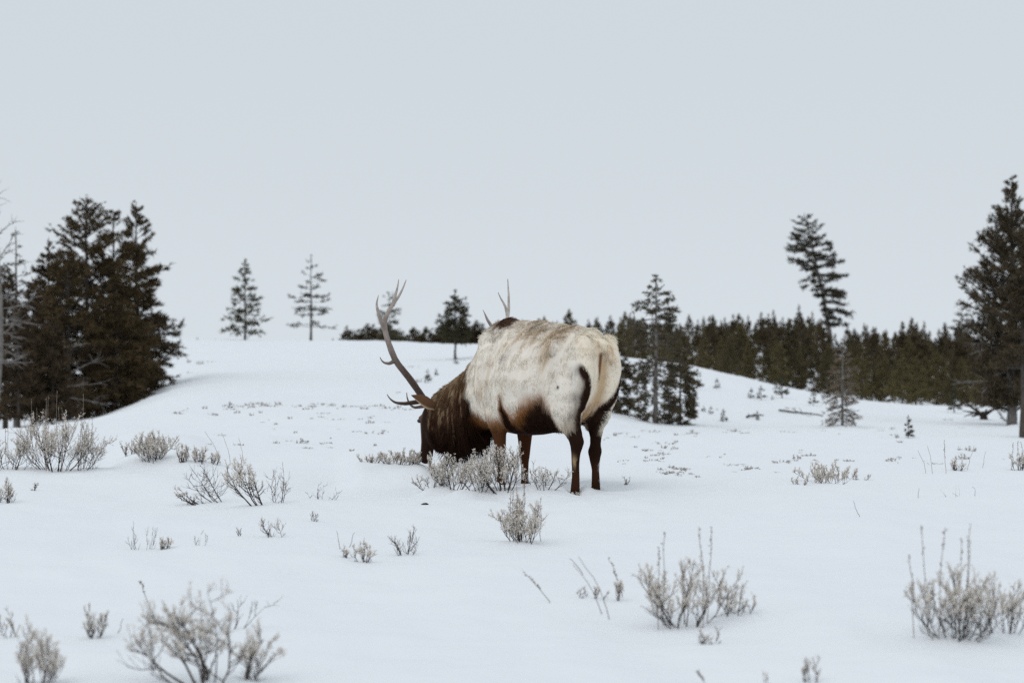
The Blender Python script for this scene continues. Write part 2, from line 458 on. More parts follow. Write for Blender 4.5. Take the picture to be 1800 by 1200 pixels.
def ear_mesh(b, t, sg):
    """cupped leaf-shaped ear with a cream lining that faces down and out"""
    ax = norm(t - b); Lr = np.linalg.norm(t - b)
    o = np.array((0.55, -.3, -.6)); o = norm(o - ax * np.dot(o, ax)); wdt = np.cross(ax, o)
    ns, nt = 15, 9
    V, C = [], []
    for layer in (0, 1):
        for i in range(ns):
            q = i / (ns - 1)
            hw = .072 * np.interp(q, [0, .12, .35, .55, .8, 1], [.42, .72, 1, .92, .45, .02])
            for k in range(nt):
                x = -1 + 2 * k / (nt - 1)
                dep = hw * .42 * (1 - x * x) * (1 - .6 * q)
                p = b + ax * (Lr * q) + wdt * (hw * x) - o * (dep + (.007 if layer else 0) * (1 - abs(x) ** 3) * (1 - q * .8)) + o * .012 * q * q
                V.append(p)
                if layer == 0:
                    c = (np.array([.62, .50, .37]) if x * np.sign(wdt[2]) < -.78 else np.array([.12, .065, .036])) if abs(x) < .93 else (np.array([.55, .43, .30]) if x * np.sign(wdt[2]) < 0 else np.array([.19, .10, .05]))
                else:
                    c = np.array([.12, .065, .036]) * (1.0 + .3 * (1 - q))
                    if x * np.sign(wdt[2]) < -.78: c = np.array([.55, .43, .30])
                if q > .9: c = np.array([.10, .06, .04])
                C.append(c)
    idx = np.arange(2 * ns * nt).reshape(2, ns, nt)
    F = []
    for layer in (0, 1):
        a = idx[layer]
        f = np.stack([a[:-1, :-1], a[:-1, 1:], a[1:, 1:], a[1:, :-1]], -1).reshape(-1, 4)
        F.append(f if layer == 0 else f[:, ::-1])
    e = np.concatenate([[(idx[0, i, k], idx[0, i + 1, k], idx[1, i + 1, k], idx[1, i, k]) for i in range(ns - 1)] for k in (0, nt - 1)])
    return e2w(np.array(V)) - EO, np.concatenate(F + [e]), np.array(C)

CREAM = np.array([.80, .738, .655]); TAN = np.array([.50, .385, .26]); ORANGE = np.array([.27, .115, .038]); DARK = np.array([.019, .0085, .005]); BROWN = np.array([.15, .085, .05])
RUMP = np.array([.84, .745, .61])
def lerp(a, b, t):
    t = np.asarray(t)[..., None]
    return a * (1 - t) + b * t

def coat(E, Nn=None):
    """coat colour from place on the animal: u along the back from the rump, v to its left, w up"""
    u, v, w = E[:, 0], E[:, 1], E[:, 2]; av = np.abs(v)
    n1 = vnoise3(E, 7, 21); n2 = vnoise3(E, 17, 31); n3 = vnoise3(E * np.array([1, 1, .35]), 40, 41); ns = vnoise3(E * np.array([1, 1, .3]), 22, 47)
    C = np.tile(CREAM, (len(E), 1))
    C = C * (1 + 0.07 * n1 + 0.06 * n2)[:, None]
    # grey-tan ticking on flank, saddle along the back and behind the ribs
    C = lerp(C, TAN * 1.15, 0.42 * ss(0.05, 0.75, ns + 0.4 * n3 + .2 * n1) * ss(.55, .8, w) * np.interp(u, [0, .25, .45, .6, .8, 1.0, 1.5], [.15, .25, .6, .35, .5, .9, .8]))
    C = lerp(C, np.array([.44, .40, .35]), .32 * ss(.15, .7, -ns + .4 * n3) * ss(.7, 1.0, w) * np.interp(u, [0, .3, .8, 1.1, 1.5], [0, .3, .5, 1, 1]))
    saddle = ss(1.03, 1.22, w + .05 * n1) * ss(.16, .32, u) * ss(1.12, .85, u)
    C = lerp(C, TAN, saddle * np.clip(0.5 + 0.5 * ns + .3 * n3, 0, 1))
    loin = np.exp(-(((u - .42) / .085) ** 2)) * ss(.78, 1.0, w) * ss(1.3, 1.1, w)
    C = lerp(C, TAN * .95, loin * np.clip(.45 + .5 * ns + .3 * n3, 0, .95))
    hump = 1.3 * ss(1.20, 1.26, w + .03 * n2) * np.exp(-(((u - 1.20) / .10) ** 2)) * ss(.15, .08, av)
    C = lerp(C, np.array([.13, .075, .05]), np.clip(hump * 1.2, 0, 1))
    sh = np.exp(-(((u - 1.22) / .14) ** 2)) * ss(1.0, .75, w) * ss(.45, .6, w)
    C = lerp(C, TAN * 1.1, sh * np.clip(.25 + .6 * ns + .2 * n3, 0, .75))
    # rump patch
    rp = ss(.17, .04, u) * ss(.24, .16, av) * ss(.52, .66, w)
    C = lerp(C, RUMP, rp * .9)
    mid = ss(.07, .015, np.abs(v + .01)) * ss(.10, .04, u)
    C = lerp(C, np.array([.46, .30, .15]), mid * ss(1.10, .95, w) * ss(.45, .6, w) * .8)
    cle = ss(.03, .010, np.abs(v - .022)) * ss(.08, .05, u) * ss(1.10, 1.05, w) * ss(.84, .93, w)
    cle = ss(.028, .006, np.abs(v - .018 - .05 * (1.02 - w)) / np.interp(w, [.84, .95, 1.05], [.35, .7, 1.1])) * ss(.09, .05, u) * ss(1.08, 1.04, w) * ss(.80, .92, w)
    C = lerp(C, np.array([.13, .05, .02]), cle * .95)  # crevice under the tail: its shade painted dark into the coat
    swirl = np.exp(-(((v + .04) / .05) ** 2 + ((w - 1.10) / .035) ** 2)) * (u < .06)
    C = lerp(C, np.array([.60, .44, .26]), .6 * swirl + .45 * ss(.1, .6, ns) * ss(1.0, 1.1, w) * ss(.16, .08, u))
    inner = ss(.75, .58, w) * ss(.11, .04, av) * ss(.5, .3, u) * ss(.35, .45, w)
    C = lerp(C, np.array([.42, .24, .10]), inner * .85)
    # belly
    t = np.clip(u, 0, 2)
    top = np.interp(t, [.0, .16, .24, .30, .42, .55, .68, .80, .86, .91, .96, 1.02, 1.1, 1.3, 1.5], [.40, .40, .44, .60, .66, .64, .59, .49, .52, .67, .56, .45, .43, .43, .48])
    wj = w + .018 * n2 + .012 * n3
    trunk = ss(.98, .92, u) + ss(.98, 1.02, u)
    legz = ss(.16, .24, u)
    fr = ss(.13, .0, wj - top)
    C = lerp(C, ORANGE, fr * legz * np.interp(t, [0, .28, .38, .6, .8, 1.0, 1.5], [0, .5, .75, 1, 1, .9, .9]))
    C = lerp(C, DARK, ss(.075, -.05, wj - top + np.interp(t, [0, .3, .5, .72, .86, .9, .95, 1.5], [0, 0, .0, .06, .03, .0, .05, .06])) * legz)
    # dark bars down the back of the thighs
    vs = np.interp(w, [.45, .56, .64, .72, .82, .90, .99], [.135, .150, .148, .130, .145, .175, .198])
    wd = np.interp(w, [.45, .56, .64, .72, .82, .92, 1.0], [.050, .052, .054, .056, .054, .034, .008])
    bx = (v - vs - .014 + (.008 * n2 + .016 * n3) * ss(.95, .85, w)) / wd
    bl = np.where(bx > 0, np.exp(-1.1 * bx ** 2), np.exp(-bx ** 6)) * ss(.13, .07, u - .10 * ss(.66, .5, w)) * ss(1.0, .93, w) * ss(.40, .46, w)
    vr = np.interp(w, [.45, .56, .63, .74, .84, .93], [-.085, -.085, -.10, -.160, -.200, -.228])
    wr = np.interp(w, [.45, .56, .63, .74, .84, .94], [.055, .052, .050, .042, .034, .012])
    br = np.exp(-(((v - vr) / wr) ** 4)) * ss(.17, .10, u - .16 * ss(.66, .5, w)) * ss(.95, .91, w) * ss(.40, .46, w) * (v < -.02)
    C = lerp(C, DARK * 1.15, np.clip(1.25 * np.maximum(bl, br), 0, 1))
    # hind legs
    hind = ss(.5, .42, u)
    edge = np.where(v > 0, .425 + .75 * (.17 - u) * ss(.0, .1, av), .415 - 1.3 * (av - .145))
    lg = hind * ss(.05, -.04, w + .012 * n2 - edge)
    C = lerp(C, TAN * .9, hind * ss(.16, .02, w - edge) * .6 * (1 - np.maximum(bl, br)))
    C = lerp(C, lerp(np.tile(np.array([.020, .009, .0055]), (len(E), 1)), np.array([.070, .028, .013]), np.clip(.35 + .5 * n1, 0, 1) * ss(.3, .1, w)), lg)
    gl = np.exp(-(((w - .215) / .045) ** 2 + ((u - .12) / .02) ** 2)) * (v > .15)
    C = lerp(C, np.array([.42, .30, .17]), np.clip(gl, 0, 1) * .85)
    fl = (v < -.10) * hind * ss(.30, .24, w) * ss(.42, .6, vnoise3(E, 48, 123) + .3 * n2) * ss(-.115, -.15, v)
    C = lerp(C, np.array([.8, .8, .82]), np.clip(fl, 0, 1) * .7)
    # front legs
    front = ss(.98, 1.02, u) * ss(1.45, 1.35, u)
    C = lerp(C, np.array([.20, .095, .038]), front * ss(.54, .44, wj))
    C = lerp(C, lerp(np.tile(np.array([.058, .021, .009]), (len(E), 1)), DARK * 1.3, ss(-.02, .05, u - 1.19)), front * ss(.47, .39, wj) * np.where(v < 0, 1.0, .9))
    # neck, mane and head
    ub = np.interp(w, [.35, .45, .7, .95, 1.15], [1.38, 1.44, 1.53, 1.56, 1.56])
    nm = ss(-.03, .05, u - ub + .035 * n2 + .02 * n3)
    tl = np.interp(u, [1.4, 1.52, 1.69, 1.99, 2.2, 2.35], [1.2, 1.08, .93, .80, .70, .60]); bt = np.interp(u, [1.4, 1.6, 1.8, 2.0, 2.3], [.42, .34, .27, .22, .16])
    f = (w - bt) / np.maximum(tl - bt, .1) + .10 * n2 + .05 * n1
    NC = lerp(np.tile(DARK * .9, (len(E), 1)), np.array([.060, .028, .016]), ss(.25, .55, f))
    NC = lerp(NC, np.array([.17, .10, .055]), ss(.5, .85, f) * .85)
    NC = lerp(NC, np.array([.40, .29, .18]), ss(.82, 1.0, f) * .75 + .8 * ss(.15, .6, vnoise3(E * np.array([1, 1, .25]), 75, 51) + .25 * n2) * ss(.38, .6, f))
    C = lerp(C, NC, nm)
    chest = np.exp(-(((u - ub) / .07) ** 2)) * ss(.58, .48, w)
    C = lerp(C, ORANGE, chest * .8)
    hd = ss(2.2, 2.27, u + .25 * (.45 - w) * (w < .45))
    HC = lerp(np.tile(np.array([.028, .014, .009]), (len(E), 1)), np.array([.15, .105, .085]), ss(.015, .075, u - (2.31 + .27 * (.5 - w))) * ss(.08, .2, w))
    C = lerp(C, HC, hd)
    mk = np.exp(-(((u - .19) ** 2 + (w - .79) ** 2) / .013 ** 2)) * (v > .1)
    C = lerp(C, np.array([.06, .04, .03]), np.clip(mk * 1.5, 0, 1))
    return np.clip(C, .004, .85)

def build_elk():
    root = thing('bull_elk', EO, 'shaggy pale bull elk with brown neck and antlers grazing in the snow', 'elk')
    S = elk_shell()
    W = e2w(np.array(S.V)) - EO
    tmp = bpy.data.meshes.new('tmp'); tmp.from_pydata([tuple(p) for p in W], [], [tuple(f) for f in S.F])
    import bmesh
    bm = bmesh.new(); bm.from_mesh(tmp); bmesh.ops.recalc_face_normals(bm, faces=bm.faces); bm.to_mesh(tmp); bm.free()
    ob = bpy.data.objects.new('tmp', tmp); COL.objects.link(ob)
    md = ob.modifiers.new('r', 'REMESH'); md.mode = 'VOXEL'; md.voxel_size = 0.011; md.use_smooth_shade = True
    sm = ob.modifiers.new('s', 'SMOOTH'); sm.factor = 0.5; sm.iterations = 7
    dg = bpy.context.evaluated_depsgraph_get()
    me = bpy.data.meshes.new_from_object(ob.evaluated_get(dg))
    bpy.data.objects.remove(ob); bpy.data.meshes.remove(tmp)
    me.name = 'elk_body'
    n = len(me.vertices)
    V = np.empty(n * 3, np.float32); me.vertices.foreach_get('co', V); V = V.reshape(-1, 3).astype(float)
    E = w2e(V + EO)
    lump = 0.015 * vnoise3(E, 4.2, 61) + 0.006 * vnoise3(E, 13, 62)
    Nn = np.empty(n * 3, np.float32); me.vertices.foreach_get('normal', Nn); Nn = Nn.reshape(-1, 3).astype(float)
    V = V + Nn * (lump * ss(.45, .6, E[:, 2]) * ss(1.7, 1.5, E[:, 0]))[:, None]
    me.vertices.foreach_set('co', V.astype(np.float32).ravel())
    C = np.ones((n, 4), np.float32); C[:, :3] = coat(E)
    a = me.attributes.new('tint', 'FLOAT_COLOR', 'POINT'); a.data.foreach_set('color', C.ravel())
    me.materials.clear(); me.materials.append(M_COAT)
    me.polygons.foreach_set('use_smooth', np.ones(len(me.polygons), bool))
    me.update()
    body = link('body', me, root)
    # ---- fur
    me.calc_loop_triangles()
    m = len(me.loop_triangles)
    tri = np.empty(m * 3, np.int32); me.loop_triangles.foreach_get('vertices', tri); tri = tri.reshape(-1, 3)
    me.vertices.foreach_get('normal', (nb := np.empty(n * 3, np.float32))); Nn = nb.reshape(-1, 3).astype(float)
    A = V[tri[:, 0]]; B = V[tri[:, 1]]; Cc = V[tri[:, 2]]
    area = np.linalg.norm(np.cross(B - A, Cc - A), axis=1) / 2
    Ec = w2e((A + B + Cc) / 3 + EO)
    wgt = area * np.where((Ec[:, 0] > 1.5) & (Ec[:, 0] < 2.25), 1.6, 1.0)
    NH = 95000
    rng = np.random.default_rng(5)
    pick = rng.choice(m, NH, p=wgt / wgt.sum())
    r1 = np.sqrt(rng.random(NH)); r2 = rng.random(NH)
    bw = np.stack([1 - r1, r1 * (1 - r2), r1 * r2], 1)[:, :, None]
    P = A[pick] * bw[:, 0] + B[pick] * bw[:, 1] + Cc[pick] * bw[:, 2]
    N = norm(Nn[tri[pick, 0]] * bw[:, 0] + Nn[tri[pick, 1]] * bw[:, 1] + Nn[tri[pick, 2]] * bw[:, 2])
    E = w2e(P + EO); u, v, w = E[:, 0], E[:, 1], E[:, 2]
    keep = ~((u > 2.20) & (np.abs(v) > .13)) & (w > -.03)
    P, N, E = P[keep], N[keep], E[keep]; u, v, w = E[:, 0], E[:, 1], E[:, 2]; NH = len(P)
    nk = ss(1.5, 1.65, u); leg = ss(.46, .36, w) * (1 - nk); head = ss(2.18, 2.28, u); top = ss(.5, .9, N[:, 2])
    low = ss(.30, .12, (w - np.interp(u, [1.4, 1.6, 1.8, 2.0, 2.3], [.42, .34, .27, .22, .16]))) * nk * (1 - head) * ss(2.15, 1.95, u)
    back = np.interp(w, [.5, 1.0, 1.25], [.25, .5, 1.0]) * (1 - nk) * (1 - leg) * ss(.0, .15, u)
    g = -UH[None] * back[:, None] - UW[None] * (1.0 - .45 * top * (1 - nk))[:, None] + UH[None] * (0.05 * nk)[:, None]
    jn = np.stack([vnoise3(E, 9, 71), vnoise3(E, 9, 75), vnoise3(E, 9, 79)], 1)
    jf = np.stack([vnoise3(E, 26, 81), vnoise3(E, 26, 85), vnoise3(E, 26, 89)], 1)
    amp = (1 - .8 * leg) * (1 - .8 * head)
    g = g + (jn * .35 + jf * .45) * amp[:, None] + rng.normal(size=(NH, 3)) * .13
    g = g - N * np.sum(g * N, 1, keepdims=True)
    g = norm(g)
    lift = (.22 + .16 * top + .18 * vnoise3(E, 12, 95)) * (1 - .6 * leg) * (1 - .6 * head) + (.10 + .25 * ss(.0, .6, N[:, 2])) * nk
    ln = .040 * (1 - leg) * (1 - nk) + .007 * leg + .062 * nk * (1 - head) + .014 * head + .15 * low
    ln = ln * (1 + .55 * top * (1 - nk) * np.clip(vnoise3(E, 11, 137) + .3, 0, 1)) * (1 + .8 * np.clip(vnoise3(E, 15, 133), -.5, 1) * low) * (1 + .25 * ss(1.1, 1.2, w) * (u < 1.4)) * (1 - .35 * ss(.1, .03, u) * ss(1.1, .9, w)) * (.6 + .7 * rng.random(NH))
    d0 = norm(g + N * lift[:, None]); fall = norm(g * .9 + N * (lift * .45)[:, None] - UW[None] * (.15 + .6 * low + .2 * nk)[:, None])
    K = 4
    t = np.linspace(0, 1, K)
    root_p = P - N * .004
    pts = root_p[:, None] + ln[:, None, None] * (d0[:, None] * (t * (1 - .5 * t))[None, :, None] + fall[:, None] * (.5 * t * t)[None, :, None])
    rad = (.0019 * (1 - .35 * leg))[:, None] * np.array([1, .85, .6, .15])[None]
    Ch = coat(E)
    sv = rng.normal(size=NH)
    Ch = np.clip(Ch * (1 + .10 * sv + .10 * vnoise3(E * np.array([1, 1, .4]), 55, 99))[:, None], .004, .85)
    hc = bpy.data.hair_curves.new('elk_fur')
    hc.add_curves([K] * NH)
    hc.attributes['position'].data.foreach_set('vector', pts.astype(np.float32).ravel())
    ra = hc.attributes.get('radius') or hc.attributes.new('radius', 'FLOAT', 'POINT')
    ra.data.foreach_set('value', rad.astype(np.float32).ravel())
    ca = hc.attributes.new('tint', 'FLOAT_COLOR', 'CURVE')
    c4 = np.ones((NH, 4), np.float32); c4[:, :3] = Ch
    ca.data.foreach_set('color', c4.ravel())
    hc.materials.append(M_FUR)
    link('fur', hc, body)
    # ---- antlers
    def tine(pts, r0, r1, K=14, tipk=1.0):
        p = np.array([at(*q) for q in pts]) - EO
        s = np.concatenate([[0], np.cumsum(np.linalg.norm(np.diff(p, axis=0), axis=1))]); s /= s[-1]
        T = np.linspace(0, 1, K)
        # Catmull-Rom style smoothing through dense linear resample
        q = np.stack([np.interp(np.linspace(0, 1, 60), s, p[:, k]) for k in range(3)], 1)
        for _ in range(14): q[1:-1] = q[1:-1] * .5 + .25 * (q[:-2] + q[2:])
        q = np.stack([np.interp(T, np.linspace(0, 1, 60), q[:, k]) for k in range(3)], 1)
        r = r0 + (r1 - r0) * T ** tipk
        V_, F_ = batch_tubes(q[None], r[None], 12)
        return V_, F_
    def antler(parts, base):
        V_, F_ = join(parts)
        # ivory towards the tips, dark brown near the burr
        h = V_[:, 2]
        d = np.linalg.norm(V_ - (at(*base) - EO), axis=1)
        t_ = np.clip(d / 0.95, 0, 1)
        Ca = lerp(np.tile(np.array([.095, .062, .050]), (len(V_), 1)), np.array([.30, .25, .22]), ss(.22, .7, t_))
        Ca = lerp(Ca, np.array([.52, .47, .43]), ss(.72, 1.0, t_))
        nz = vnoise3(V_, 30, 3)
        Ca = Ca * (1 + .15 * nz)[:, None]
        o = link('antler', mk_mesh('antler', V_ + .0015 * nz[:, None], F_, M_ANTLER, attr=Ca), root)
        return o
    lb = (741, 696, 17.17)
    antler([
        tine([(752, 712, 17.2), (740, 694, 17.17), (724.5, 670.7, 17.12), (709, 651, 17.08), (695, 636, 17.05), (688, 617, 17.04), (681, 597, 17.05), (674.7, 577, 17.08), (675.5, 561, 17.12), (683, 545, 17.16), (694, 531, 17.2), (705, 517, 17.24), (714, 492, 17.3)], .029, .021, 36, 1.0)[0:2] if False else
        tine([(752, 712, 17.2), (740, 694, 17.17), (724.5, 670.7, 17.12), (709, 651, 17.08), (695, 636, 17.05), (688, 617, 17.04), (681, 597, 17.05), (674.7, 577, 17.08), (675.5, 561, 17.12), (683, 545, 17.16), (694, 531, 17.2), (705, 516, 17.24), (714, 492, 17.3)], .029, .004, 44, 2.6),
        tine([(690, 538, 17.19), (694, 522, 17.17), (698, 508, 17.14), (701, 491, 17.1)], .018, .003, 14, 1.3),
        tine([(676, 580, 17.08), (671, 566, 17.05), (665, 551, 17.0), (661.5, 535, 16.95), (665, 519, 16.9)], .022, .003, 16, 1.4),
        tine([(694, 634, 17.05), (684, 639, 17.0), (676, 638, 16.96), (671, 634, 16.93), (668, 628, 16.9)], .021, .003, 16, .8),
        tine([(748, 704, 17.18), (733, 706, 17.12), (711, 709.5, 17.02), (694, 707.5, 16.95), (684, 700, 16.9), (680.5, 693, 16.88)], .024, .003, 22, 1.3),
    ], lb)
    rb = (778, 694, 17.45)
    antler([
        tine([(770, 712, 17.4), (778, 694, 17.45), (800, 676, 17.52), (826, 655, 17.6), (846, 630, 17.68), (862, 605, 17.75), (880, 582, 17.82), (893, 562, 17.86), (895, 540, 17.9), (894.5, 520, 17.92), (892.5, 490, 17.95)], .029, .004, 44, 2.2),
        tine([(892, 556, 17.87), (889, 540, 17.85), (881, 526, 17.82), (875.5, 514, 17.78)], .016, .003, 14, 1.1),
        tine([(874, 590, 17.8), (866, 576, 17.76), (857, 562, 17.72), (849, 545, 17.66)], .024, .003, 14, 1.1),
        tine([(826, 655, 17.6), (840, 655, 17.62), (848, 648, 17.63)], .02, .003, 10, 1.0),
        tine([(768, 706, 17.45), (752, 712, 17.5), (738, 715, 17.52), (727, 716.5, 17.54), (720, 710.5, 17.55), (716, 701, 17.55), (714.5, 690, 17.55)], .022, .003, 22, 1.3),
    ], rb)
    for (b_, t_), sg in ((EAR_L, 1), (EAR_R, -1)):
        V_, F_, C_ = ear_mesh(b_, t_, sg)
        link('ear', mk_mesh('ear', V_, F_, M_COAT, attr=C_), root)
    for sg in (1, -1):
        V_, F_ = [], []
        lat, lon = 10, 14
        c = e2w(np.array([2.415, .088 * sg, .425])) - EO
        th = np.linspace(0.05, PI - 0.05, lat); ph = np.arange(lon) * 2 * PI / lon
        V_ = np.array([[c[0] + .021 * math.sin(a_) * math.cos(b_), c[1] + .021 * math.sin(a_) * math.sin(b_), c[2] + .018 * math.cos(a_)] for a_ in th for b_ in ph])
        idx = np.arange(lat * lon).reshape(lat, lon); a_ = idx[:-1]; b_ = np.roll(a_, -1, 1); d_ = idx[1:]; c_ = np.roll(d_, -1, 1)
        link('eye', mk_mesh('eye', V_, np.stack([a_, d_, c_, b_], -1).reshape(-1, 4), M_EYE), root)
build_elk()

# ------------------------------------------------------------------ conifers
def conifer(seed, H, base=0.12, R=1.0, power=0.9, nb=90, up=(50, 5), droop=0.15, sec=9, clumps=5, nl=0.14, nw=0.028, k=3, tint=(.045, .043, .022), tint2=(.07, .058, .03),
            asym=None, lean=None, trunk_r=None, gap=0.0, shape=None, barebase=0.25, twist=0.3, topn=1.0):
    """returns (trunk, limbs, foliage) meshes as (V,F,...) tuples"""
    rng = np.random.default_rng(seed)
    lean = lean or (lambda t: np.stack([0 * t, 0 * t], -1))
    def axis(t):
        t = np.asarray(t, float); xy = lean(t)
        return np.stack([xy[..., 0], xy[..., 1], t * H], -1)
    tr = trunk_r or H * 0.014
    tt = np.linspace(-0.05, 1, 14)
    TP = axis(tt); TP[1:-1, :2] += rng.normal(size=(12, 2)) * H * .0025
    Tr = tr * (1 - np.clip(tt, 0, 1)) ** 0.8 + tr * .06; Tr[:2] *= 1.18
    TV, TF = batch_tubes(TP[None], Tr[None], 9)
    t = base + (1 - base) * (1 - rng.random(nb) ** 0.85) * .985
    t = np.sort(t)
    if gap > 0:   # branches in loose whorls
        wh = np.round(t / gap) * gap + rng.normal(size=nb) * gap * .16
        t = np.clip(wh, base, .985)
    az = np.arange(nb) * 2.39996 + rng.normal(size=nb) * .5
    s = np.clip((t - base) / (1 - base), 0, 1)
    rad = shape(s) if shape is not None else (1 - s) ** power
    ln = R * np.maximum(rad, .05) * (.55 + .6 * rng.random(nb))
    if asym is not None:
        ln = ln * asym(az, t)
    ok = ln > .03
    t, az, s, ln = t[ok], az[ok], s[ok], ln[ok]; n = len(t)
    el = np.radians(up[1] + (up[0] - up[1]) * s ** 1.5 + rng.normal(size=n) * 7)
    dh = np.stack([np.cos(az), np.sin(az), 0 * az], -1); zz = np.array([0, 0, 1.])
    P0 = axis(t)
    P1 = P0 + ln[:, None] * .5 * (dh * np.cos(el)[:, None] + zz * np.sin(el)[:, None])
    P2 = P0 + ln[:, None] * (dh * np.cos(el)[:, None] + zz * (np.sin(el) - droop + .10)[:, None]) + rng.normal(size=(n, 3)) * (ln * .07)[:, None]
    BP = bezier(P0, P1, P2, 6)
    br = np.maximum(tr * .30 * (ln / R) ** .8, .004)
    LV = [batch_tubes(BP, br[:, None] * np.array([1, .85, .68, .5, .34, .15])[None], 4)]
    # side twigs
    bi = np.repeat(np.arange(n), sec)
    bi = bi[rng.random(len(bi)) < np.clip(.12 + 1.25 * (ln / ln.max())[bi], 0, 1)]
    q = barebase + (1 - barebase) * rng.random(len(bi)) ** .8
    x = q * 5; i0 = np.minimum(x.astype(int), 4); fr = (x - i0)[:, None]
    S0 = BP[bi, i0] * (1 - fr) + BP[bi, i0 + 1] * fr
    bd = norm(BP[bi, i0 + 1] - BP[bi, i0])
    side = norm(np.cross(bd, zz)) * np.where(rng.random(len(bi)) < .5, -1, 1)[:, None]
    sd = norm(bd * (.7 + .4 * rng.random(len(bi)))[:, None] + side * (.35 + .6 * rng.random(len(bi)))[:, None] + zz * (rng.normal(size=len(bi)) * twist + .12)[:, None])
    sl = ln[bi] * (.18 + .26 * rng.random(len(bi))) * (1.15 - .6 * q) + nl * .4
    S2 = S0 + sd * sl[:, None] + zz * (-droop * .4 * sl)[:, None]
    SP = bezier(S0, S0 + sd * (sl * .5)[:, None] + zz * (.06 * sl)[:, None], S2, 3)
    LV.append(batch_tubes(SP, (br[bi] * .32)[:, None] * np.array([1, .7, .3])[None] + .001, 3))
    # needle sprays
    ci = np.repeat(np.arange(len(bi)), clumps); cq = rng.random(len(ci)) ** .8
    C0 = S0[ci] + (S2 - S0)[ci] * cq[:, None]
    cd = (S2 - S0)[ci]
    ti = np.repeat(np.arange(n), max(2, sec // 2)); ti = ti[rng.random(len(ti)) < np.clip(.25 + 1.2 * (ln / ln.max())[ti], 0, 1)]; tq = .55 + .45 * rng.random(len(ti))
    x = tq * 5; i0 = np.minimum(x.astype(int), 4); fr = (x - i0)[:, None]
    C1 = BP[ti, i0] * (1 - fr) + BP[ti, i0 + 1] * fr; c1d = BP[ti, i0 + 1] - BP[ti, i0]
    nt_ = int(14 * topn); tq2 = .90 + .10 * rng.random(nt_); C2 = axis(tq2); c2d = np.tile(np.array([0, 0, 1.]), (nt_, 1))
    CP = np.concatenate([C0, C1, C2]); CD = norm(np.concatenate([cd, c1d, c2d]))
    own = np.concatenate([bi[ci], ti, np.full(nt_, n - 1)])
    cp = np.repeat(CP, k, 0); cdd = norm(np.repeat(CD, k, 0) * .75 + rng.normal(size=(len(CP) * k, 3)) * .55 + np.array([0, 0, .15]))
    hs = np.clip(1.15 - .75 * np.clip((cp[:, 2] / H - .72) / .28, 0, 1), .4, 1)
    L_ = nl * hs * (.6 + .7 * rng.random(len(cp))); W_ = nw * (.7 + .6 * rng.random(len(cp)))
    NV, NF = needles(cp + rng.normal(size=cp.shape) * nl * .10, cdd, L_, W_ * (.5 + .5 * hs), rng)
    mixv = np.clip(rng.random(n)[own] * .6 + .4 * rng.random(len(own)), 0, 1); mixv = np.repeat(mixv, k)
    col = lerp(np.tile(np.array(tint), (len(mixv), 1)), np.array(tint2), mixv) * (.8 + .4 * rng.random(len(mixv)))[:, None]
    NC = np.repeat(col, 3, 0)
    LVv, LFf = join(LV)
    return (TV, TF), (LVv, LFf), (NV, NF, NC)

def tree_meshes(name, bark=None, limbm=None, **kw):
    (TV, TF), (LV, LF), (NV, NF, NC) = conifer(**kw)
    return (mk_mesh(name + '_trunk', TV, TF, bark or M_BARK), mk_mesh(name + '_limbs', LV, LF, limbm or bark or M_BARK), mk_mesh(name + '_foliage', NV, NF, M_NEEDLE, smooth=False, attr=NC))

def tree(name, meshes, loc, label, cat='tree', group=None, rz=0.0, sc=1.0, limb_part=True):
    r = thing(name, loc, label, cat, group, rz, sc)
    link('trunk', meshes[0], r)
    cr = link('crown', meshes[2], r)
    if limb_part:
        link('limbs', meshes[1], cr, kind='stuff')
    return r

DK1, DK2 = (.056, .040, .021), (.115, .082, .043)
OL1, OL2 = (.10, .081, .042), (.17, .138, .07)
GR1, GR2 = (.062, .060, .038), (.110, .104, .064)

def dead_branch(parent, p0, direc, length, seed, r=.02, mesh_mat=None):
    """a bare grey limb with forking twigs, as one part"""
    rng = np.random.default_rng(seed)
    d = norm(np.array(direc, float)); P = [np.array(p0, float)]
    for i in range(6):
        d = norm(d + rng.normal(size=3) * .16); P.append(P[-1] + d * length / 6)
    P = np.array(P)
    parts = [batch_tubes(P[None], (r * np.linspace(1, .3, 7))[None], 5)]
    for j in range(9):
        q = .2 + .75 * rng.random(); x = q * 6; i = min(int(x), 5); s = P[i] + (P[i + 1] - P[i]) * (x - i)
        dd = norm((P[i + 1] - P[i]) / (length / 6) + rng.normal(size=3) * .55); l = length * (.18 + .25 * rng.random())
        m = s + dd * l * .5; dd2 = norm(dd + rng.normal(size=3) * .4); e_ = m + dd2 * l * .5
        parts.append(batch_tubes(np.array([[s, m, e_]]), (r * .42 * np.array([1, .7, .25]))[None], 4))
    V, F = join(parts)
    return link('dead_branch', mk_mesh('dead_branch', V, F, mesh_mat or M_DEADWOOD), parent)

def pxm(D):
    return D / FPX

def tall(px, toprow, D):
    """height of something standing at px, D whose top shows at toprow"""
    b = stand(px, D)
    return at(px, toprow, D)[2] - b[2], b

